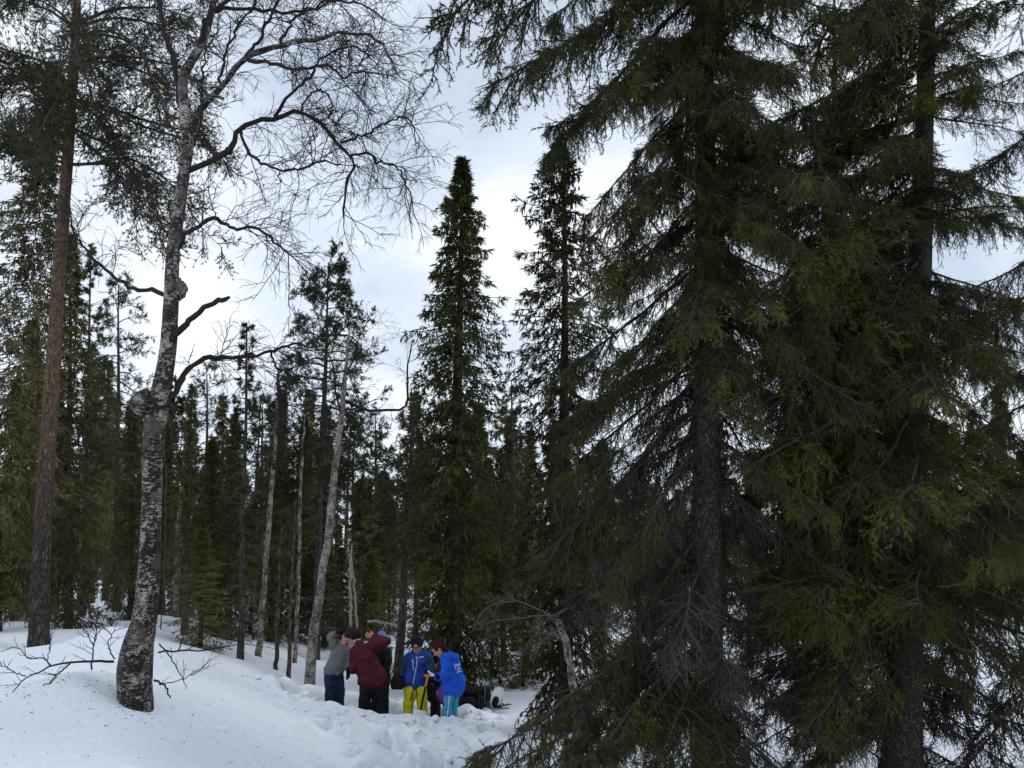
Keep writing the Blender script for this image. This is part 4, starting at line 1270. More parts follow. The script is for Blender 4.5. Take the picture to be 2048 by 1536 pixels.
birch([(620, 1335, 16.6, 12), (624, 1300, 16.6, 9.5), (640, 1180, 16.6, 8.5), (655, 1080, 16.6, 8), (667, 970, 16.6, 7), (678, 880, 16.6, 6), (688, 780, 16.6, 4.8), (693, 720, 16.6, 3.2), (699, 650, 16.6, 1.5)],
      'big leaning white birch standing beside the person in the grey jumper', M_BIRCH_W,
      limbs=[([(686, 800), (700, 806), (735, 820), (775, 820), (806, 818), (815, 800), (814, 760), (818, 715), (826, 680)], 16.6, 17.6, 3.4, 1.3),
             ([(684, 830), (672, 790), (668, 740), (655, 700)], 16.6, 16.2, 2.4, 1.0), ([(690, 750), (706, 720), (720, 670), (738, 640)], 16.6, 17.0, 2.0, 0.9)], twigs=15, tw_len=(0.35, 0.9), seed=71, tw_from=0.6)
birch([(519, 1290, 19, 7.5), (521, 1262, 19, 6), (530, 1150, 19, 5.5), (538, 1040, 19, 5), (545, 960, 19, 4.5), (552, 860, 19, 3.5), (556, 770, 19, 2)],
      'slanting slim white birch with a dark knot left of the big leaning birch', M_BIRCH_W, twigs=26, tw_len=(0.4, 1.1), seed=72, tw_from=0.5)
birch([(590, 1300, 19.5, 5), (594, 1240, 19.5, 4), (598, 1120, 19.5, 3.6), (600, 1000, 19.5, 3.2), (605, 900, 19.5, 2.4), (610, 830, 19.5, 1.2)],
      'very thin white birch between the slanting birch and the big leaning one', M_BIRCH_W, twigs=18, seed=73)
birch([(158, 1225, 24, 8), (160, 1180, 24, 6), (166, 1000, 24, 5), (170, 880, 24, 4.5), (172, 780, 24, 3)],
      'pale mottled birch stem in the shade right of the tall pine', M_BIRCH_W, twigs=14, seed=74)
birch([(352, 1230, 22, 6), (353, 1180, 22, 5), (356, 1060, 22, 4.5), (366, 960, 22, 3.5), (372, 880, 22, 2)],
      'pale birch stem in the shade just right of the old birch', M_BIRCH_W, twigs=14, seed=75)
birch([(700, 1270, 20.5, 3.4), (701, 1230, 20.5, 3), (700, 1160, 20.5, 2.6), (702, 1115, 20.5, 2), (703, 1090, 20.5, 1)],
      'pale dead sapling stem standing upright above the bowed heads', M_PALETWIG, twigs=5, tw_len=(0.15, 0.4), seed=76, tmat=M_PALETWIG, rad=0.004)
birch([(712, 1270, 20.7, 3.2), (712, 1220, 20.7, 2.8), (707, 1170, 20.7, 2.4), (703, 1120, 20.7, 1.6), (701, 1100, 20.7, 1)],
      'pale dead sapling stem that leans onto its upright twin', M_PALETWIG, twigs=5, tw_len=(0.15, 0.4), seed=77, tmat=M_PALETWIG, rad=0.004)
birch([(578, 1340, 16.4, 5), (578, 1322, 16.4, 4), (580, 1250, 16.4, 3.4), (583, 1180, 16.4, 3), (588, 1080, 16.4, 2.2), (592, 1000, 16.4, 1)],
      'thin dark bare sapling stem left of the foot of the big leaning birch', M_BARK_FAR, twigs=8, tw_len=(0.15, 0.4), seed=78)
birch([(553, 1310, 17.6, 4.6), (554, 1298, 17.6, 4), (556, 1220, 17.6, 3.6), (560, 1120, 17.6, 2.6), (563, 1030, 17.6, 1)],
      'thin grey bare sapling stem right of the thin straight pine', M_BARK_FAR, twigs=8, tw_len=(0.15, 0.4), seed=79)
# the dead bent birch under the near spruce
birch([(1158, 1445, 12.4, 9), (1153, 1425, 12.4, 8), (1146, 1370, 12.4, 7.5), (1138, 1320, 12.4, 7), (1128, 1275, 12.4, 6.5), (1115, 1243, 12.4, 6)],
      'dead bent birch stump with arching bare pale limbs under the near spruce', M_BIRCH_W,
      limbs=[([(1115, 1243), (1095, 1228), (1060, 1212), (1020, 1202), (985, 1210), (960, 1232), (945, 1262)], 12.4, 11.6, 2.0, 0.8),
             ([(1112, 1232), (1080, 1232), (1040, 1236), (1000, 1240), (970, 1250), (955, 1262)], 12.4, 12.0, 2.0, 0.8),
             ([(1116, 1232), (1125, 1220), (1160, 1210), (1200, 1185), (1240, 1165)], 12.4, 11.8, 2.4, 1.0),
             ([(1135, 1290), (1110, 1270), (1080, 1265), (1050, 1290)], 12.4, 12.8, 1.6, 0.8),
             ([(1195, 1190), (1210, 1230), (1214, 1265)], 11.9, 11.7, 1.2, 0.7)],
      twigs=9, tw_len=(0.12, 0.4), seed=80, tw_from=0.85, tmat=flat('grey_limb', (0.115, 0.105, 0.092)), rad=0.0035)

# ------------------------------------------------------------------ low branches and shoots at the foot of the old birch
def shoots(name, lines, label, seed, mat=M_BTWIG, twigs=5, cat='branch', rad=0.0035, tw_len=(0.10, 0.30)):
    rng = np.random.default_rng(seed)
    mb = MB()
    st, dr, le = [], [], []
    b = None
    for pts, y0, y1, r0, r1 in lines:
        L = traced(pts, y0, y1, 16)
        L = L + rng.normal(0, 0.006, L.shape)
        L[:, 2] = np.maximum(L[:, 2], ground(L[:, 0], L[:, 1], False) + 0.015)     # rests on the snow
        b = L[0] if b is None else b
        tube(mb, L, np.linspace(r0, r1, 16) * y0 / FPX, 5, 0)
        t = rng.uniform(0.2, 1.0, twigs)
        p, tg = sample(L[None], np.zeros(twigs, int), t)
        st.append(p); dr.append(tg * 0.7 + nrm(np.cross(tg, rng.normal(0, 1, (twigs, 3)))) * 0.7); le.append(rng.uniform(*tw_len, twigs))
    if twigs:
        d = np.concatenate(dr); d[:, 2] = np.abs(d[:, 2]) * 0.7 + 0.05
        twig_crown(mb, np.concatenate(st), d, np.concatenate(le), seed + 1, [(0, 8, 0, 0.12, 1, 1), (2, 4, 0, 0.15, 0.5, 0.6)], rad=rad)
    o = link(name, mb.mesh(name, [mat], smooth=True, offset=b), None, b)
    return tag(o, label, cat, 'bare branches lying on the snow')
shoots('bare_branch', [([(228, 1321), (195, 1322), (150, 1325), (110, 1330), (75, 1345), (45, 1362), (25, 1385)], 9.75, 8.9, 2.6, 0.9),
                       ([(140, 1327), (120, 1345), (100, 1365), (84, 1373)], 9.4, 8.9, 1.8, 0.9), ([(100, 1332), (92, 1318), (55, 1315), (38, 1296), (0, 1302)], 9.2, 9.6, 1.5, 0.6),
                       ([(52, 1352), (30, 1345), (0, 1325)], 9.0, 8.8, 1.2, 0.6), ([(94, 1322), (100, 1290), (104, 1240)], 9.2, 9.5, 1.0, 0.5)],
       'forked bare branch stretching over the snow left of the old birch', 301)
shoots('bare_branch', [([(318, 1304), (345, 1302), (400, 1302), (450, 1292), (500, 1288), (550, 1298)], 9.7, 10.4, 1.9, 0.6), ([(358, 1303), (362, 1285), (366, 1272)], 9.8, 9.9, 1.3, 1.0),
                       ([(318, 1288), (338, 1310), (355, 1340), (368, 1365), (371, 1378)], 9.7, 9.3, 1.5, 0.6), ([(320, 1370), (355, 1360), (395, 1345), (420, 1318)], 9.6, 9.5, 1.1, 0.5)],
       'long thin bare branch reaching over the snow right of the old birch', 303)
shoots('birch_shoot', [([(182, 1340), (186, 1310), (188, 1285), (200, 1260)], 9.6, 9.7, 1.8, 0.7), ([(188, 1290), (172, 1268), (158, 1245)], 9.6, 9.7, 1.2, 0.5), ([(189, 1285), (195, 1240), (196, 1205)], 9.6, 9.6, 1.2, 0.4)],
       'upright leafless shoot in the snow left of the old birch', 305, cat='shoot')
shoots('bare_branch', [([(230, 1318), (215, 1290), (222, 1270), (240, 1255)], 9.75, 9.9, 1.5, 0.6), ([(222, 1270), (205, 1250), (190, 1238)], 9.8, 10.0, 1.0, 0.5)],
       'small crooked twig rising from the left foot of the old birch', 307)
shoots('bare_branch', [([(310, 1360), (325, 1368), (335, 1385), (341, 1398)], 9.6, 9.3, 2.2, 1.2)], 'short broken twig stuck in the snow at the right foot of the old birch', 309, twigs=1)
shoots('fallen_branch', [([(735, 1243), (760, 1243), (780, 1248), (800, 1258), (818, 1266)], 19.0, 18.4, 2.6, 1.4)], 'pale fallen branch slanting over the snow before the slanting pine', 311, mat=M_PALETWIG, twigs=2)

# ------------------------------------------------------------------ the wood far behind, one mass
def far_forest():
    rng = np.random.default_rng(77)
    protos = []
    for i in range(5):
        mb = MB()
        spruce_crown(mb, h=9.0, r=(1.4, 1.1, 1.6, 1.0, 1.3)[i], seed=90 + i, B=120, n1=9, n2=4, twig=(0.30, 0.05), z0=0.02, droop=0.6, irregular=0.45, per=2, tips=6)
        t = np.linspace(0, 1, 5)[:, None] * np.array([[0, 0, 8.8]])
        tube(mb, t, 0.11 * (1 - np.linspace(0, 1, 5)) + 0.01, 5, 2)
        protos.append(mb)
    for i in range(2):
        mb = MB()
        pine_crown(mb, h=9.0, r=1.5, seed=95 + i, B=26, n1=6, n2=4, z0=0.40, tuft=(0.16, 0.035), tn=6, tw=0.008, tufts2=2)
        t = np.linspace(0, 1, 5)[:, None] * np.array([[0, 0, 8.9]])
        tube(mb, t, 0.11 * (1 - np.linspace(0, 1, 5)) + 0.015, 5, 2)
        protos.append(mb)
    pts, rot, scl, idx = [], [], [], []
    for k in range(560):
        Y = 25 + 85 * rng.uniform(0, 1) ** 1.3
        px = rng.uniform(-350, 2400)
        if 165 < px < 222 and Y < 48:
            continue
        x = (px - 1024) / FPX * Y
        tall = rng.uniform() < (0.12 if 1120 < px < 2100 else 0.24)
        up = rng.uniform(150, 310) if tall else rng.uniform(40, 150)
        h = EYE + 0.6 + Y / FPX * up
        pts.append((x, Y, gz(x, Y) - 0.1)); rot.append(rng.uniform(0, 6.28)); scl.append(h / 9.0); idx.append(int(rng.choice((5, 6, 1, 3))) if tall else int(rng.choice(7, p=(0.19, 0.19, 0.16, 0.14, 0.14, 0.09, 0.09))))
    me = bpy.data.meshes.new('forest')
    me.from_pydata(pts, [], [])
    for nm, ty, val in (('rz', 'FLOAT', rot), ('sc', 'FLOAT', scl), ('pick', 'INT', idx)):
        me.attributes.new(nm, ty, 'POINT').data.foreach_set('value', val)
    o = link('forest', me)
    tag(o, 'dark mass of the coniferous wood far behind the clearing', 'forest', kind='stuff')
    ng = bpy.data.node_groups.new('forest', 'GeometryNodeTree')
    ng.interface.new_socket('Geometry', in_out='INPUT', socket_type='NodeSocketGeometry')
    ng.interface.new_socket('Geometry', in_out='OUTPUT', socket_type='NodeSocketGeometry')
    N, Lk = ng.nodes.new, ng.links.new
    gi, go, iop, jn = N('NodeGroupInput'), N('NodeGroupOutput'), N('GeometryNodeInstanceOnPoints'), N('GeometryNodeJoinGeometry')
    for i in reversed(range(len(protos))):
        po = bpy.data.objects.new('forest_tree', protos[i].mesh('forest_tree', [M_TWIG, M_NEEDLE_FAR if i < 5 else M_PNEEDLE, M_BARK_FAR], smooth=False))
        oi = N('GeometryNodeObjectInfo')
        oi.inputs['Object'].default_value = po
        oi.inputs['As Instance'].default_value = True
        Lk(oi.outputs['Geometry'], jn.inputs[0])
    def attr(nm, ty):
        a = N('GeometryNodeInputNamedAttribute')
        a.data_type = ty
        a.inputs['Name'].default_value = nm
        return a.outputs['Attribute']
    cx = N('ShaderNodeCombineXYZ')
    Lk(attr('rz', 'FLOAT'), cx.inputs[2])
    Lk(gi.outputs[0], iop.inputs['Points'])
    Lk(jn.outputs[0], iop.inputs['Instance'])
    iop.inputs['Pick Instance'].default_value = True
    Lk(attr('pick', 'INT'), iop.inputs['Instance Index'])
    e2r = N('FunctionNodeEulerToRotation')
    Lk(cx.outputs[0], e2r.inputs[0])
    Lk(e2r.outputs[0], iop.inputs['Rotation'])
    Lk(attr('sc', 'FLOAT'), iop.inputs['Scale'])
    Lk(iop.outputs[0], go.inputs[0])
    md = o.modifiers.new('scatter', 'NODES')
    md.node_group = ng
far_forest()
# ------------------------------------------------------------------ people: clothed figures grown from tapered limbs into one surface
from mathutils.bvhtree import BVHTree
def cloth(name, c, rough=0.8, var=0.18, spec=0.2, sc=24.0):
    m, nt, b = mat_new(name, rough, spec)
    v = objcoord(nt)
    n = noise(nt, v, sc, 4.0, 0.6)
    nt.links.new(ramp(nt, n, [(0.3, tuple(x * (1 - var) for x in c)), (0.7, tuple(min(1, x * (1 + var)) for x in c))]), b.inputs['Base Color'])
    bump(nt, b, noise(nt, v, 9.0, 3.0, 0.6, 0.6), 0.35, 0.03)
    return m
M_SKIN = cloth('skin', (0.50, 0.27, 0.19), 0.55, 0.08)
M_HAIR = cloth('dark_hair', (0.016, 0.010, 0.008), 0.5)
M_GREY = cloth('grey_knit', (0.150, 0.158, 0.165), 0.95)
M_PALE = cloth('pale_sleeve', (0.42, 0.40, 0.44), 0.9)
M_NAVY = cloth('navy_trousers', (0.010, 0.020, 0.058), 0.7)
M_MAROON = cloth('maroon_shell', (0.062, 0.006, 0.015), 0.65)
M_BLACK = cloth('black_cloth', (0.0075, 0.0075, 0.009), 0.75)
M_DBLUE = cloth('royal_blue_shell', (0.012, 0.050, 0.270), 0.6)
M_TEAL = cloth('dark_teal_shell', (0.010, 0.034, 0.062), 0.6)
M_YELLOW = cloth('yellow_trousers', (0.56, 0.53, 0.020), 0.7)
M_BBLUE = cloth('bright_blue_shell', (0.010, 0.105, 0.640), 0.6)
M_LBLUE = cloth('light_blue_trousers', (0.050, 0.300, 0.480), 0.7)
M_BROWN = cloth('wine_knit', (0.040, 0.009, 0.010), 0.95)
M_HNAVY = cloth('navy_knit', (0.010, 0.012, 0.030), 0.95)
M_LILAC = cloth('lilac_knit', (0.17, 0.19, 0.50), 0.95)
M_PURPLE = cloth('purple_cloth', (0.26, 0.065, 0.36), 0.7)
M_WHITE = cloth('white_print', (0.75, 0.76, 0.78), 0.6, 0.03)
M_ORANGE = cloth('orange_plastic', (0.46, 0.20, 0.05), 0.4)
M_LENS = cloth('dark_lens', (0.010, 0.010, 0.012), 0.15, 0.05, 0.5)
M_BOOT = cloth('boot', (0.020, 0.018, 0.018), 0.6)

def capsule(mb, p0, r0, p1, r1, S=14, flat_y=1.0):
    p0, p1 = np.asarray(p0, float), np.asarray(p1, float)
    ax = nrm(p1 - p0)
    th = np.linspace(0.08, np.pi / 2, 5)
    pts, rad = [], []
    for t in th:
        pts.append(p0 - ax * r0 * math.cos(t)); rad.append(r0 * math.sin(t))
    for t in th[::-1]:
        pts.append(p1 + ax * r1 * math.cos(t)); rad.append(r1 * math.sin(t))
    m2 = MB()
    tube(m2, np.array(pts), np.array(rad), S, 0)
    V = m2.v[0]
    if flat_y != 1.0:
        c = np.repeat(np.array(pts), S, axis=0)
        V = c + (V - c) * np.array([1, flat_y, 1])
    n = len(pts)
    mb.add(V, m2.f[0])
    mb.add(V[:S], np.arange(S)[::-1][None])
    mb.add(V[-S:], np.arange(S)[None])
_wr = bpy.data.textures.new('wrinkle', 'CLOUDS')
_wr.noise_scale = 0.09
_wr.noise_depth = 2
def organic(name, caps, mat, parent, base, voxel=0.014, smooth=4, wrinkle=0.0, extra=None):
    """caps: (p0, r0, p1, r1[, flat_y]) merged into one continuous closed surface"""
    mb = MB()
    for cpt in caps:
        capsule(mb, cpt[0], cpt[1], cpt[2], cpt[3], flat_y=cpt[4] if len(cpt) > 4 else 1.0)
    for e in (extra or []):
        mb.add(*e)
    # weld the cap rings so that every piece is closed
    import bmesh
    me = mb.mesh(name, [mat], True, base)
    bm = bmesh.new(); bm.from_mesh(me)
    bmesh.ops.remove_doubles(bm, verts=bm.verts, dist=1e-5)
    bmesh.ops.recalc_face_normals(bm, faces=bm.faces)
    bm.to_mesh(me); bm.free()
    o = link(name, me, parent)
    md = o.modifiers.new('r', 'REMESH'); md.mode = 'VOXEL'; md.voxel_size = voxel
    md = o.modifiers.new('s', 'SMOOTH'); md.factor = 0.5; md.iterations = smooth
    if wrinkle:
        md = o.modifiers.new('d', 'DISPLACE'); md.texture = _wr; md.strength = wrinkle; md.mid_level = 0.5; md.texture_coords = 'GLOBAL'
        md = o.modifiers.new('s2', 'SMOOTH'); md.factor = 0.4; md.iterations = 1
    dg = bpy.context.evaluated_depsgraph_get()
    nm = bpy.data.meshes.new_from_object(o.evaluated_get(dg))
    o.modifiers.clear()
    o.data = nm
    nm.name = name
    nm.polygons.foreach_set('use_smooth', np.ones(len(nm.polygons), dtype=bool))
    if not nm.materials:
        nm.materials.append(mat)
    return o
def printed(name, obj, lines, mat, width, parent, base, lift=0.004):
    """thin strips of print or zip that lie on the cloth of obj; lines are pixel polylines seen from the photograph's side"""
    me = obj.data
    V = [v.co.copy() + Vector(base) for v in me.vertices]
    bvh = BVHTree.FromPolygons(V, [tuple(p.vertices) for p in me.polygons])
    mb = MB()
    org = Vector((0, 0, EYE))
    for ln in lines:
        pts = []
        ln = np.array(ln, float)
        n = max(2, int(np.sum(np.linalg.norm(np.diff(ln, axis=0), axis=1)) / 1.2) + 1)
        c = np.concatenate(([0], np.cumsum(np.linalg.norm(np.diff(ln, axis=0), axis=1))))
        for s in np.linspace(0, c[-1], n):
            d = Vector(at(np.interp(s, c, ln[:, 0]), np.interp(s, c, ln[:, 1]), 10.0)) - org
            hit, nor, _, _ = bvh.ray_cast(org, d.normalized())
            if hit is not None:
                pts.append((np.array(hit) + np.array(nor) * lift, np.array(nor)))
        if len(pts) < 2:
            continue
        P = np.array([p for p, _ in pts]); Nn = np.array([q for _, q in pts])
        T = nrm(np.gradient(P, axis=0))
        S = nrm(np.cross(T, Nn)) * width / 2
        top = np.stack((P - S, P + S), axis=1)
        bot = top - Nn[:, None] * (lift + 0.004)
        k = len(P)
        VV = np.concatenate((top.reshape(-1, 3), bot.reshape(-1, 3)))
        F = []
        for i in range(k - 1):
            a, b, c2, d2 = 2 * i, 2 * i + 1, 2 * i + 3, 2 * i + 2
            F += [(a, b, c2, d2), (a, d2, d2 + 2 * k, a + 2 * k), (b, b + 2 * k, c2 + 2 * k, c2)]
        mb.add(VV, F)
    if mb.n:
        return link(name, mb.mesh(name, [mat], False, base), parent)

def person(Y0, j, label, jacket, trousers, hat, gloves=M_BLACK, fat=1.0, skin=M_SKIN, face=(0, -1), jr=1.0, hat_kind='beanie', hem=None, sleeve=None, far_glove=True, gloves_l=None, gloves_r=None):
    """j: joints as (px, py, dy). The figure's feet stand on the pit floor"""
    J = {k: at(v[0], v[1], Y0 + (v[2] if len(v) > 2 else 0.0)) for k, v in j.items()}
    for s in 'lr':                                     # shin and foot go down to the snow they stand on
        a = J['ankle_' + s]
        a[2] = min(a[2], gz(a[0], a[1]) + 0.13)
    base = 0.5 * (J['ankle_l'] + J['ankle_r'])
    base[2] = gz(base[0], base[1]) + 0.02
    o = root('person', base, label, 'person', 'people at the snow pit')
    f = np.array([face[0], face[1], 0.0]); f /= np.linalg.norm(f)
    h = J['head']
    up = nrm(h - J['neck'])
    rt = nrm(np.cross(f, up))
    fw = nrm(np.cross(up, rt))
    Lm = 1.0
    # skin: one continuous body
    caps = [(h + up * 0.025, 0.093, h - up * 0.035 + fw * 0.012, 0.078), (h - up * 0.05 + fw * 0.03, 0.055, h - up * 0.085 + fw * 0.045, 0.035),
            (h + fw * 0.085 + up * 0.01, 0.012, h + fw * 0.112 - up * 0.030, 0.017), (h + fw * 0.075 + up * 0.03, 0.03, h + fw * 0.08 + up * 0.031, 0.03),
            (h - rt * 0.092 + up * 0.015, 0.018, h - rt * 0.092 - up * 0.03, 0.012), (h + rt * 0.092 + up * 0.015, 0.018, h + rt * 0.092 - up * 0.03, 0.012),
            (h - up * 0.07, 0.055, J['neck'], 0.058), (J['neck'], 0.06, J['chest'], 0.10, 0.8), (J['chest'], 0.115, J['pelvis'], 0.11, 0.8)]
    for s in 'lr':
        caps += [(J['chest'], 0.07, J['shoulder_' + s], 0.052), (J['shoulder_' + s], 0.050, J['elbow_' + s], 0.040), (J['elbow_' + s], 0.040, J['wrist_' + s], 0.028),
                 (J['pelvis'], 0.09, J['hip_' + s], 0.085), (J['hip_' + s], 0.080, J['knee_' + s], 0.055), (J['knee_' + s], 0.055, J['ankle_' + s], 0.040)]
    organic('body', caps, skin, o, base, 0.017, 2)
    # eyes
    mb = MB()
    for sg in (-1, 1):
        c = h + fw * 0.094 + up * 0.012 + rt * sg * 0.034
        mb.add(*lump(c, 0.012, 0.008, 0.008, 2, 0.0, 8, 6))
    link('eyes', mb.mesh('eyes', [M_LENS], True, base), o)
    # jacket
    k = jr
    hemp = J['hem'] if 'hem' in J else J['pelvis'] - np.array([0, 0, 0.10])
    caps = [(J['neck'] + up * 0.01, 0.072 * k, J['chest'], 0.145 * k, 0.85), (J['chest'], 0.165 * k, 0.5 * (J['chest'] + J['pelvis']), 0.160 * k, 0.85), (0.5 * (J['chest'] + J['pelvis']), 0.160 * k, J['pelvis'], 0.165 * k, 0.85), (J['pelvis'], 0.165 * k, hemp, 0.160 * k, 0.85)]
    for s in 'lr':
        hp = (J['hip_' + s] - J['pelvis']); hp[2] = 0
        caps += [(0.5 * (J['chest'] + J['pelvis']) + hp * 0.5, 0.135 * k, hemp + hp * 1.05, 0.135 * k, 0.95)]
        caps += [(J['neck'] * 0.4 + J['chest'] * 0.6, 0.09 * k, J['shoulder_' + s], 0.078 * k), (J['shoulder_' + s], 0.082 * k, J['elbow_' + s], 0.066 * k)]
        w = J['wrist_' + s]
        caps += [(J['elbow_' + s], 0.066 * k, w, 0.046 * k)]
    jk = organic('jacket', caps, jacket, o, base, 0.017, 2, 0.060)
    # trousers
    caps = [(J['pelvis'], 0.128, J['pelvis'] - [0, 0, 0.06], 0.130, 0.85)]
    for s in 'lr':
        caps += [(J['pelvis'] - [0, 0, 0.03], 0.11, J['hip_' + s], 0.108 * fat), (J['hip_' + s], 0.108 * fat, J['knee_' + s], 0.086 * fat), (J['knee_' + s], 0.086 * fat, J['ankle_' + s], 0.088 * fat)]
    tr = organic('trousers', caps, trousers, o, base, 0.019, 1, 0.055)
    # boots
    for s in 'lr':
        a = J['ankle_' + s]
        g = np.array([a[0], a[1], gz(a[0], a[1]) + 0.05])
        organic('boot', [(a, 0.058, g, 0.058), (g, 0.055, g + f * 0.16, 0.045)], M_BOOT, o, base, 0.014, 2)
    # gloves with five fingers
    for s in 'lr':
        w, hd = J['wrist_' + s], J['hand_' + s]
        m = (gloves_l if s == 'l' else gloves_r) or gloves
        ax = nrm(hd - w)
        nn = nrm(np.cross(ax, f + np.array([0.01, 0.02, 0.03])))
        th = nrm(np.cross(ax, nn))
        palm0, palm1 = w + ax * 0.02, w + ax * 0.085
        caps = [(w - ax * 0.03, 0.040, palm0, 0.038), (palm0 - nn * 0.015, 0.026, palm1 - nn * 0.022, 0.023), (palm0 + nn * 0.015, 0.026, palm1 + nn * 0.022, 0.023)]
        for q, fl in enumerate((0.062, 0.074, 0.070, 0.055)):
            r0 = palm1 + nn * (-0.033 + 0.022 * q)
            kn = r0 + ax * fl * 0.55 + th * 0.012
            caps += [(r0, 0.0125, kn, 0.0115), (kn, 0.0115, kn + nrm(ax + th * 0.9) * fl * 0.5, 0.010)]
        t0 = palm0 - nn * 0.030
        t1 = t0 + nrm(ax * 0.7 - nn * 0.8 + th * 0.3) * 0.045
        caps += [(t0, 0.015, t1, 0.013), (t1, 0.013, t1 + nrm(ax + th * 0.4) * 0.035, 0.011)]
        organic('hand' if m is skin else 'glove', caps, m, o, base, 0.008, 1)
    # hat
    if hat is not None:
        hb = h + up * 0.045 - fw * 0.015
        caps = [(hb - up * 0.01, 0.108, hb + up * 0.045, 0.092)]
        ht = organic('hat', caps, hat, o, base, 0.012, 2, 0.012)
    return o, jk, tr, J, base, (h, up, fw, rt)

# grey jumper, hand on the head
p1 = person(15.05, dict(head=(694, 1273), neck=(684, 1289), chest=(678, 1306), pelvis=(667, 1342), hem=(667, 1340), shoulder_l=(668, 1294, -0.06), elbow_l=(660, 1273, -0.12), wrist_l=(677, 1264, -0.10), hand_l=(686, 1262, -0.06),
    shoulder_r=(691, 1300, 0.08), elbow_r=(693, 1322, 0.05), wrist_r=(696, 1340, 0.02), hand_r=(697, 1354, 0.02),
    hip_l=(661, 1352, -0.03), hip_r=(675, 1352, 0.05), knee_l=(660, 1392, -0.08), knee_r=(679, 1392, 0.05), ankle_l=(656, 1432), ankle_r=(675, 1432, 0.08)),
    'person in grey jumper and navy trousers holding one hand up to the head', M_GREY, M_NAVY, M_HAIR, gloves=M_BLACK, face=(0.8, -0.45), jr=0.86, gloves_l=M_BLACK)
printed('trouser_logo', p1[2], [[(658.2, 1348.5), (660, 1348.5)]], M_WHITE, 0.016, p1[0], p1[4])
# maroon jacket seen from behind, both arms lifted
p2 = person(14.75, dict(head=(711, 1275, 0.06), neck=(718, 1291), chest=(730, 1314), pelvis=(745, 1354), hem=(745, 1360), shoulder_l=(709, 1304, -0.02), elbow_l=(708, 1338, 0.0), wrist_l=(722, 1346, 0.16), hand_l=(730, 1340, 0.26),
    shoulder_r=(748, 1288, 0.0), elbow_r=(773, 1284, 0.02), wrist_r=(748, 1273, 0.20), hand_r=(738, 1271, 0.24),
    hip_l=(734, 1366), hip_r=(757, 1366), knee_l=(730, 1400, -0.03), knee_r=(763, 1400, 0.03), ankle_l=(727, 1440), ankle_r=(769, 1440)),
    'person in maroon jacket seen from behind, bending with one elbow raised', M_MAROON, M_BLACK, M_BLACK, gloves=M_SKIN, face=(-0.55, 0.7), jr=1.18, fat=1.18)
# black jacket and lilac hat, mostly hidden
p3 = person(15.45, dict(head=(763, 1283), neck=(764, 1297), chest=(764, 1312), pelvis=(760, 1352), shoulder_l=(752, 1304), elbow_l=(748, 1330), wrist_l=(752, 1348, -0.1), hand_l=(755, 1356, -0.1),
    shoulder_r=(775, 1305, -0.05), elbow_r=(778, 1322, -0.15), wrist_r=(772, 1338, -0.2), hand_r=(768, 1346, -0.2),
    hip_l=(754, 1358), hip_r=(766, 1358), knee_l=(752, 1395), knee_r=(768, 1395), ankle_l=(752, 1435), ankle_r=(768, 1435)),
    'person in black jacket and lilac hat hidden behind the maroon jacket', M_BLACK, M_BLACK, M_LILAC, face=(-0.3, -1), jr=0.95)
# royal blue jacket, yellow trousers
p4 = person(15.0, dict(head=(834, 1291, -0.05), neck=(836, 1306), chest=(836, 1322), pelvis=(831, 1362), hem=(830, 1362), shoulder_l=(818, 1314), elbow_l=(807, 1336, -0.02), wrist_l=(801, 1350, -0.08), hand_l=(799, 1359, -0.10),
    shoulder_r=(855, 1314), elbow_r=(864, 1338, -0.05), wrist_r=(859, 1352, -0.22), hand_r=(855, 1359, -0.30),
    hip_l=(821, 1372), hip_r=(840, 1372), knee_l=(817, 1404, -0.03), knee_r=(844, 1404, 0.0), ankle_l=(814, 1440), ankle_r=(846, 1440, -0.05)),
    'person in royal blue jacket, yellow trousers and navy hat looking down', M_DBLUE, M_YELLOW, M_HNAVY, face=(-0.15, -1), jr=1.02, fat=1.02)
o4, jk4, tr4, J4, b4, (h4, u4, f4, r4) = p4
printed('zip', jk4, [[(832, 1312), (834.5, 1318), (833, 1330), (830.5, 1345), (827.5, 1360), (826, 1368)], [(825.5, 1319), (826, 1330), (827, 1340)]], M_WHITE, 0.009, o4, b4)
printed('chest_logo', jk4, [[(837.5, 1315.2), (847, 1313.4)]], M_WHITE, 0.012, o4, b4)
organic('collar', [(J4['neck'] - u4 * 0.01 + r4 * 0.05, 0.055, J4['neck'] - u4 * 0.01 - r4 * 0.05, 0.055), (J4['neck'] - f4 * 0.06 - r4 * 0.07, 0.06, J4['neck'] - f4 * 0.06 + r4 * 0.07, 0.06), (J4['neck'] - np.array([0, 0, 0.03]) + f4 * 0.04, 0.05, J4['neck'] - np.array([0, 0, 0.06]) + f4 * 0.06, 0.03)], M_TEAL, o4, b4, 0.012, 3, 0.02)
for s in 'lr':
    organic('sleeve_panel', [(0.75 * J4['shoulder_' + s] + 0.25 * J4['elbow_' + s], 0.086, J4['elbow_' + s], 0.073), (J4['elbow_' + s], 0.073, 0.2 * J4['elbow_' + s] + 0.8 * J4['wrist_' + s], 0.056)], M_TEAL, o4, b4, 0.012, 3, 0.02)
mb = MB()
for sg in (-1, 1):
    cc = h4 + f4 * 0.108 + u4 * 0.012 + r4 * sg * 0.036
    an = np.linspace(0, 2 * np.pi, 13)[:-1]
    ring = np.array([cc + r4 * 0.028 * math.cos(a) + u4 * 0.020 * math.sin(a) for a in np.append(an, an[:1])])
    tube(mb, ring, np.full(13, 0.005), 5, 0)
tube(mb, np.array([h4 + f4 * 0.112 + u4 * 0.014 - r4 * 0.01, h4 + f4 * 0.114 + u4 * 0.015, h4 + f4 * 0.112 + u4 * 0.014 + r4 * 0.01]), np.full(3, 0.005), 5, 0)
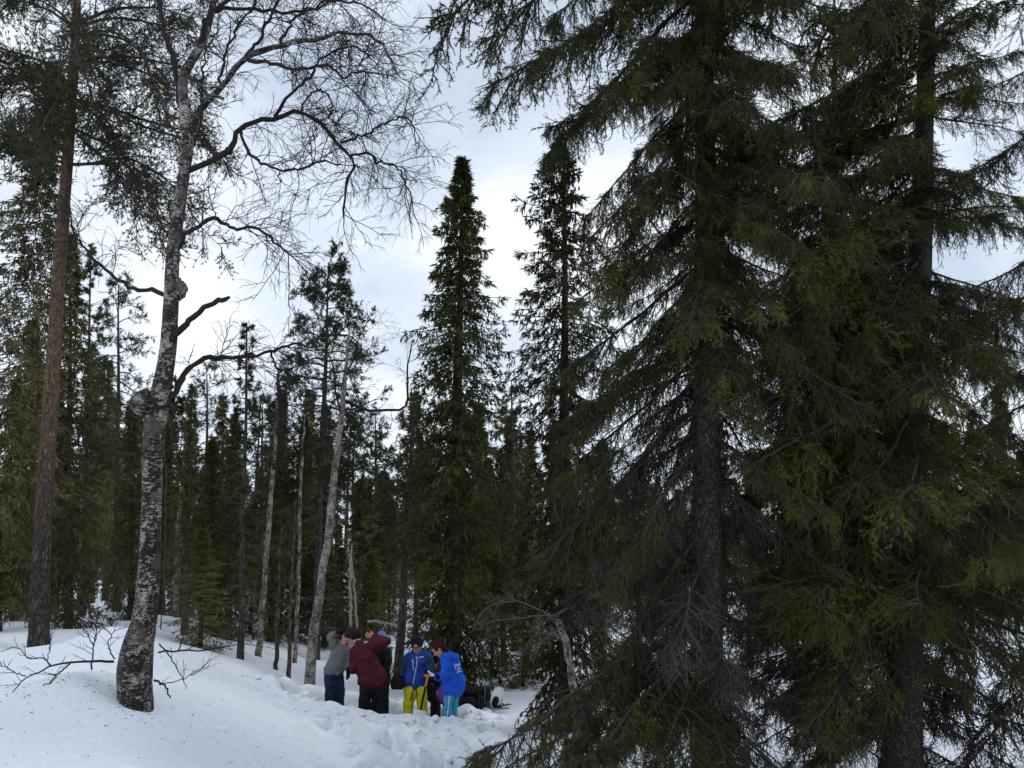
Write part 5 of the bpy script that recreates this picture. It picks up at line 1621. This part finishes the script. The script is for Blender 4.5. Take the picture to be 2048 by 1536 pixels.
for sg in (-1, 1):
    tube(mb, np.array([h4 + f4 * 0.105 + u4 * 0.016 + r4 * sg * 0.064, h4 + f4 * 0.05 + u4 * 0.016 + r4 * sg * 0.092, h4 + u4 * 0.016 + r4 * sg * 0.096]), np.full(3, 0.005), 5, 0)
link('glasses', mb.mesh('glasses', [M_LENS], True, b4), o4)
printed('trouser_seam', tr4, [[(829.5, 1371), (828, 1376), (823.5, 1388), (820.5, 1400)], [(829.5, 1371), (832, 1380), (836, 1396)]], M_BLACK, 0.016, o4, b4)
# crouching between the two blue jackets
p5 = person(15.35, dict(head=(868, 1320, -0.12), neck=(866, 1333, -0.02), chest=(866, 1347, 0.04), pelvis=(874, 1380, 0.16), shoulder_l=(856, 1342), elbow_l=(858, 1362, -0.12), wrist_l=(864, 1376, -0.26), hand_l=(870, 1382, -0.30),
    shoulder_r=(878, 1344, 0.05), elbow_r=(882, 1364, -0.10), wrist_r=(881, 1376, -0.26), hand_r=(881, 1382, -0.32),
    hip_l=(869, 1386, 0.1), hip_r=(882, 1386, 0.12), knee_l=(871, 1402, -0.10), knee_r=(894, 1404, 0.0), ankle_l=(872, 1438, 0.0), ankle_r=(906, 1434, 0.1)),
    'person in black clothes and black hat stooping between the two blue jackets', M_BLACK, M_BLACK, M_BLACK, face=(-0.15, -1), jr=0.92)
# bright blue jacket, light blue trousers, seen from the side
p6 = person(14.7, dict(head=(878, 1299), neck=(887, 1313), chest=(902, 1330), pelvis=(911, 1366), hem=(909, 1375), shoulder_l=(892, 1325, -0.15), elbow_l=(891, 1353, -0.22), wrist_l=(872, 1353, -0.26), hand_l=(860, 1348, -0.28),
    shoulder_r=(896, 1322, 0.14), elbow_r=(888, 1352, 0.16), wrist_r=(872, 1358, 0.10), hand_r=(862, 1360, 0.05),
    hip_l=(902, 1379, -0.06), hip_r=(911, 1379, 0.07), knee_l=(896, 1404, -0.08), knee_r=(909, 1404, 0.08), ankle_l=(894, 1440, -0.06), ankle_r=(903, 1440, 0.10)),
    'person in bright blue hooded jacket and light blue trousers holding out a white glove', M_BBLUE, M_LBLUE, M_BROWN, face=(-1, -0.25), jr=1.04, fat=0.86, gloves_l=M_WHITE)
o6, jk6, tr6, J6, b6, (h6, u6, f6, r6) = p6
organic('hood', [(at(892, 1312, 14.60), 0.06, at(911, 1316, 14.62), 0.055), (at(911, 1316, 14.62), 0.055, at(913, 1314, 14.86), 0.055), (at(896, 1308, 14.85), 0.055, at(913, 1314, 14.86), 0.055)], M_BBLUE, o6, b6, 0.012, 3, 0.03)
organic('hair', [(h6 - f6 * 0.05 + u6 * 0.02, 0.09, h6 - f6 * 0.055 - u6 * 0.09, 0.06)], M_BROWN, o6, b6, 0.012, 2)
organic('glove_cuff', [(J6['wrist_l'] + np.array([0.03, 0, 0]), 0.054, J6['wrist_l'] - np.array([0.03, 0, 0]), 0.050)], M_BLACK, o6, b6, 0.010, 2)
printed('back_print', jk6, [[(908.5, 1328), (911, 1334), (914, 1329)], [(912, 1331), (916, 1327.5), (917.5, 1333)], [(918, 1326.5), (919.5, 1331.5)], [(909.5, 1336), (912, 1338)],
                            [(913.5, 1340), (917, 1337.5), (920.5, 1336.5)], [(914, 1345), (919, 1342.5), (922, 1342)], [(916, 1336), (917, 1334.5)]], M_WHITE, 0.012, o6, b6)
printed('trouser_stripe', tr6, [[(900.5, 1384), (898, 1400), (896, 1420), (894, 1436)]], M_WHITE, 0.012, o6, b6)
printed('jacket_logo', jk6, [[(883, 1341), (884.5, 1341.5)]], M_WHITE, 0.012, o6, b6)

# ------------------------------------------------------------------ their things
def rounded_box(c, sx, sy, sz, seed, e=0.45, nu=28, nv=16, rough=0.02):
    """superellipsoid with soft, slightly lumpy sides"""
    rng = np.random.default_rng(seed)
    th = np.linspace(0, 2 * np.pi, nu, endpoint=False)
    ph = np.linspace(0.02, np.pi - 0.02, nv)
    T, P_ = np.meshgrid(th, ph)
    sg = lambda v: np.sign(v) * np.abs(v) ** e
    k = 1 + rough * (np.sin(3 * T + rng.uniform(0, 6)) * np.sin(2 * P_ + rng.uniform(0, 6)) + np.sin(5 * T + rng.uniform(0, 6)) * np.sin(4 * P_))
    V = np.stack((sg(np.cos(T)) * sg(np.sin(P_)) * sx * k, sg(np.sin(T)) * sg(np.sin(P_)) * sy * k, sg(np.cos(P_)) * sz * k), axis=-1) + np.asarray(c)
    idx = np.arange(nu * nv).reshape(nv, nu)
    F = np.stack((idx[:-1], np.roll(idx[:-1], -1, 1), np.roll(idx[1:], -1, 1), idx[1:]), axis=-1).reshape(-1, 4)
    return V.reshape(-1, 3), F
def arc(p0, p1, rise, n=10):
    t = np.linspace(0, 1, n)[:, None]
    P = np.asarray(p0) + (np.asarray(p1) - np.asarray(p0)) * t
    P[:, 2] += 4 * rise * (t * (1 - t))[:, 0]
    return P
# bag in the hand
c = at(795, 1367, 14.88)
ob = root('shoulder_bag', c - [0, 0, 0.09], 'black soft bag hanging from the hand of the person in yellow trousers', 'bag')
mb = MB(); mb.add(*rounded_box(c, 0.115, 0.07, 0.09, 4, rough=0.04))
link('bag_body', mb.mesh('bag_body', [M_BLACK], True, ob.location), ob)
mb = MB(); tube(mb, arc(c + [-0.06, 0, 0.085], c + [0.085, 0, 0.085], 0.07), np.full(10, 0.009), 6)
link('handle', mb.mesh('handle', [M_BLACK], True, ob.location), ob)
mb = MB(); mb.add(*rounded_box(c + [0, -0.065, -0.02], 0.085, 0.018, 0.05, 5))
link('pocket', mb.mesh('pocket', [M_BLACK], True, ob.location), ob)
# shovel
s0, s1 = at(856, 1352, 14.62), at(841, 1420, 14.55)
os_ = root('snow_shovel', s1, 'snow shovel with orange grip and black shaft before the yellow trousers', 'shovel')
mb = MB(); tube(mb, np.array([s0 + (s1 - s0) * t for t in (0.22, 0.6, 1.05)]), np.full(3, 0.017), 8, 0, True)
link('shaft', mb.mesh('shaft', [M_BLACK], True, s1), os_)
organic('grip', [(s0, 0.024, s0 + (s1 - s0) * 0.30, 0.021), (s0 + np.array([-0.06, 0, 0.01]), 0.019, s0 + np.array([0.06, 0, 0.0]), 0.019)], M_ORANGE, os_, s1, 0.008, 2)
d_ = nrm(s1 - s0)
bw = np.array([1.0, 0, 0]) - d_ * d_[0]; bw = nrm(bw); bn = np.cross(d_, bw)
U, W = np.meshgrid(np.linspace(-1, 1, 9), np.linspace(0, 1, 8))
bl = s1 + bw * (U * 0.11 * (1 - 0.15 * W ** 3))[..., None] + d_ * (W * 0.26)[..., None] + bn * (0.035 * (1 - U ** 2))[..., None]
th_ = bl + bn * 0.004
idx = np.arange(72).reshape(8, 9)
F = np.stack((idx[:-1, :-1], idx[:-1, 1:], idx[1:, 1:], idx[1:, :-1]), -1).reshape(-1, 4)
mb = MB(); mb.add(bl.reshape(-1, 3), F); mb.add(th_.reshape(-1, 3), F[:, ::-1])
link('blade', mb.mesh('blade', [M_WHITE], True, s1), os_)
# purple stuff sack
c = at(882, 1385, 14.98)
ob = root('stuff_sack', c - [0, 0, 0.14], 'purple pleated sack held between the black and the light blue trousers', 'bag')
organic('sack_body', [(c + [0.02, 0, 0.09], 0.045, c + [-0.01, 0, 0.0], 0.075), (c + [-0.01, 0, 0.0], 0.075, c + [0.03, 0, -0.10], 0.05)], M_PURPLE, ob, np.array(ob.location), 0.010, 2, 0.03)
mb = MB(); tube(mb, arc(c + [-0.02, 0, 0.13], c + [0.04, 0, 0.13], 0.05), np.full(10, 0.006), 6)
link('drawcord', mb.mesh('drawcord', [M_BLACK], True, ob.location), ob)
# ski poles planted in the snow
for (pa, pb, bk, y, lab) in [((778, 1296), (774.5, 1352), (0.36, 0.62), 15.75, 'slim ski pole planted upright beside the maroon jacket'), ((971, 1350), (969.5, 1402), (0.7,), 16.0, 'turquoise ski pole standing beside the black rucksacks')]:
    a, b = at(*pa, y), at(*pb, y)
    b = b + (b - a) * 0.10
    op = root('ski_pole', b, lab, 'ski pole')
    mcol = M_LENS if y < 15.9 else cloth('turquoise_pole', (0.03, 0.30, 0.32), 0.4)
    mb = MB(); tube(mb, np.array([a + (b - a) * t for t in (0.0, 0.5, 1.0)]), np.array([0.009, 0.008, 0.006]), 7, 0, True)
    link('shaft', mb.mesh('shaft', [mcol], True, b), op)
    organic('grip', [(a, 0.017, a + (b - a) * 0.16, 0.015)], M_BLACK, op, b, 0.006, 1)
    for t in bk:
        p = a + (b - a) * t
        an = np.linspace(0, 2 * np.pi, 15)
        mb = MB(); tube(mb, np.array([p + [0.05 * math.cos(q), 0.05 * math.sin(q), 0] for q in an]), np.full(15, 0.006), 5)
        for q in range(4):
            tube(mb, np.array([p, p + [0.05 * math.cos(q * 1.57), 0.05 * math.sin(q * 1.57), 0]]), np.full(2, 0.005), 5)
        link('basket', mb.mesh('basket', [M_BLACK], True, b), op)
# rucksacks under the spruce
for (px, py, y, s, rz, lab) in [(940, 1384, 16.1, 0.85, 0.3, 'black rucksack lying in the snow directly behind the bright blue jacket'), (960, 1385, 16.35, 0.78, -0.2, 'second black rucksack, lying nearer to the white snowshoes')]:
    c = at(px, py, y); c[2] = gz(c[0], c[1]) + 0.19 * s
    oR = root('rucksack', [c[0], c[1], c[2] - 0.19 * s], lab, 'rucksack', 'rucksacks under the spruce')
    bl = np.array(oR.location)
    organic('main_bag', [(c + [-0.17 * s, 0, -0.05], 0.13 * s, c + [0.14 * s, 0.02, -0.03], 0.15 * s), (c + [-0.10 * s, 0.03, 0.06], 0.10 * s, c + [0.10 * s, 0, 0.05], 0.12 * s), (c + [-0.2 * s, -0.06, -0.1], 0.09 * s, c + [0.2 * s, -0.05, -0.1], 0.10 * s)], M_BLACK, oR, bl, 0.018, 2, 0.10)
    mb = MB(); mb.add(*rounded_box(c + [0.03, 0, 0.16 * s], 0.20 * s, 0.15 * s, 0.09 * s, px + 1, 0.7, rough=0.05))
    link('lid', mb.mesh('lid', [M_BLACK], True, bl), oR)
    mb = MB(); mb.add(*rounded_box(c + [-0.02, -0.17 * s, -0.03], 0.15 * s, 0.06 * s, 0.11 * s, px + 2, 0.7, rough=0.04))
    link('front_pocket', mb.mesh('front_pocket', [M_BLACK], True, bl), oR)
    for sx in (-0.13, 0.13):
        mb = MB(); tube(mb, arc(c + [sx * s, 0.10 * s, 0.18 * s], c + [sx * s * 1.5, -0.20 * s, -0.1 * s], 0.10), np.full(10, 0.014), 6)
        link('strap', mb.mesh('strap', [M_BOOT], True, bl), oR)
# white snowshoes standing tail-down in the snow, and a pair of skis lying beside them
for (px, y, tilt, lab) in [(984, 15.9, 0.30, 'white snowshoe leaning by the rucksacks, the nearer of the pair'), (993, 16.0, 0.12, 'white snowshoe leaning by the rucksacks, the more upright of the pair')]:
    c = at(px, 1404, y); c[2] = gz(c[0], c[1]) - 0.03
    oS = root('snowshoe', c, lab, 'snowshoe', 'snowshoes stuck in the snow')
    Rm = np.array(Matrix.Rotation(tilt, 3, 'Y') @ Matrix.Rotation(-0.15, 3, 'X'))
    U, W = np.meshgrid(np.linspace(-1, 1, 9), np.linspace(0, 1, 15))
    wd = 0.095 * np.sqrt(np.clip(1 - (2 * (W * 0.96 + 0.02) - 1) ** 4, 0.02, 1)) * (0.75 + 0.3 * W)
    S_ = np.stack((U * wd, 0.03 * W ** 3, W * 0.42), -1).reshape(-1, 3)
    idx = np.arange(135).reshape(15, 9)
    F = np.stack((idx[:-1, :-1], idx[:-1, 1:], idx[1:, 1:], idx[1:, :-1]), -1).reshape(-1, 4)
    mb = MB(); mb.add(S_ @ Rm.T, F); mb.add((S_ + [0, 0.012, 0]) @ Rm.T, F[:, ::-1])
    rim = np.concatenate((S_.reshape(15, 9, 3)[:, 0], S_.reshape(15, 9, 3)[::-1, -1]))
    tube(mb, rim @ Rm.T + 0, np.full(len(rim), 0.009), 5)
    link('deck', mb.mesh('deck', [M_WHITE], True), oS)
    mb = MB(); mb.add(*rounded_box((0, -0.02, 0.20), 0.055, 0.025, 0.09, 3, 0.7)); mb.v[0] = mb.v[0] @ Rm.T
    link('binding', mb.mesh('binding', [M_BLACK], True), oS)
for (pa, pb, y0, y1, lab) in [((972, 1408), (1016, 1404), 15.3, 15.9, 'dark ski lying on the snow in front of the snowshoes'), ((976, 1402), (1020, 1398), 15.7, 16.3, 'dark ski lying on the snow beyond the first one')]:
    a, b = at(*pa, y0), at(*pb, y1)
    a[2], b[2] = gz(a[0], a[1]) + 0.03, gz(b[0], b[1]) + 0.03
    oK = root('ski', a, lab, 'ski', 'skis lying in the snow')
    t = np.linspace(0, 1, 16)
    ctr = a + (b - a) * t[:, None]
    ctr[:, 2] += 0.12 * np.clip((0.12 - t) / 0.12, 0, 1) ** 2 + 0.02
    sd = nrm(np.cross(b - a, [0, 0, 1.0])) * 0.035
    V = np.stack((ctr - sd, ctr + sd, ctr + sd + [0, 0, 0.012], ctr - sd + [0, 0, 0.012]), 1)
    idx = np.arange(64).reshape(16, 4)
    F = np.stack((idx[:-1], np.roll(idx[:-1], -1, 1), np.roll(idx[1:], -1, 1), idx[1:]), -1).reshape(-1, 4)
    mb = MB(); mb.add(V.reshape(-1, 3), F)
    link('blade', mb.mesh('blade', [cloth('ski_top', (0.03, 0.028, 0.03), 0.35)], False, a), oK)
    m_ = ctr[8]
    organic('binding', [(m_ + [0, 0, 0.03], 0.03, m_ + (b - a) * 0.12 + [0, 0, 0.03], 0.028)], M_BLACK, oK, a, 0.010, 1)

# ------------------------------------------------------------------ clods of dug snow round the pit
def clods():
    rng = np.random.default_rng(99)
    mb = MB()
    for k in range(230):
        if k < 150:
            a = rng.uniform(0, 6.28)
            x = PIT[0] + math.cos(a) * PIT[2] * rng.uniform(1.0, 1.5)
            y = PIT[1] - abs(math.sin(a)) * PIT[3] * rng.uniform(1.0, 2.2) if rng.uniform() < 0.8 else PIT[1] + math.sin(a) * PIT[3] * 1.3
        else:
            x, y = rng.normal(-1.2, 0.9), rng.normal(12.0, 1.5)
        r = 0.018 + 0.05 * rng.uniform() ** 3
        z = float(ground(np.array([x]), np.array([y]))[0])
        V, F = lump((x, y, z + r * 0.3), r * rng.uniform(0.8, 1.5), r * rng.uniform(0.8, 1.4), r * rng.uniform(0.6, 1.0), k, 0.12, 9, 6)
        mb.add(V, F)
    tag(link('snow_clods', mb.mesh('snow_clods', [flat('clean_snow', (0.85, 0.88, 0.93), 0.75, 0.15, 0.03)], True)), 'loose clods of dug snow scattered round the pit', 'snow', kind='stuff')
clods()

# ------------------------------------------------------------------ bark flakes, twig bits and needles fallen on the snow
def litter():
    rng = np.random.default_rng(123)
    mb = MB()
    n = 620
    x, y = rng.uniform(-7.5, 3.0, n), 4.8 + 11 * rng.uniform(0, 1, n) ** 1.2
    near = rng.uniform(0, 1, n) < 0.35
    x = np.where(near, -4.3 + rng.normal(0, 0.9, n), x)
    y = np.where(near, 9.5 + rng.normal(0, 0.9, n), y)
    z = ground(x, y) + 0.004
    a = rng.uniform(0, 6.28, n)
    ln = 0.008 + 0.05 * rng.uniform(0, 1, n) ** 4
    d = np.stack((np.cos(a), np.sin(a), rng.uniform(-0.05, 0.2, n)), 1) * ln[:, None]
    c = np.stack((x, y, z), 1)
    P = np.stack((c - d * 0.5, c, c + d * 0.5), 1)
    tube(mb, P, np.array([0.5, 1.0, 0.5])[None] * rng.uniform(0.0015, 0.0055, n)[:, None], 4)
    tag(link('snow_litter', mb.mesh('snow_litter', [flat('litter', (0.075, 0.06, 0.045))], True)), 'bark flakes and twig bits scattered over the snow', 'litter', kind='stuff')
litter()
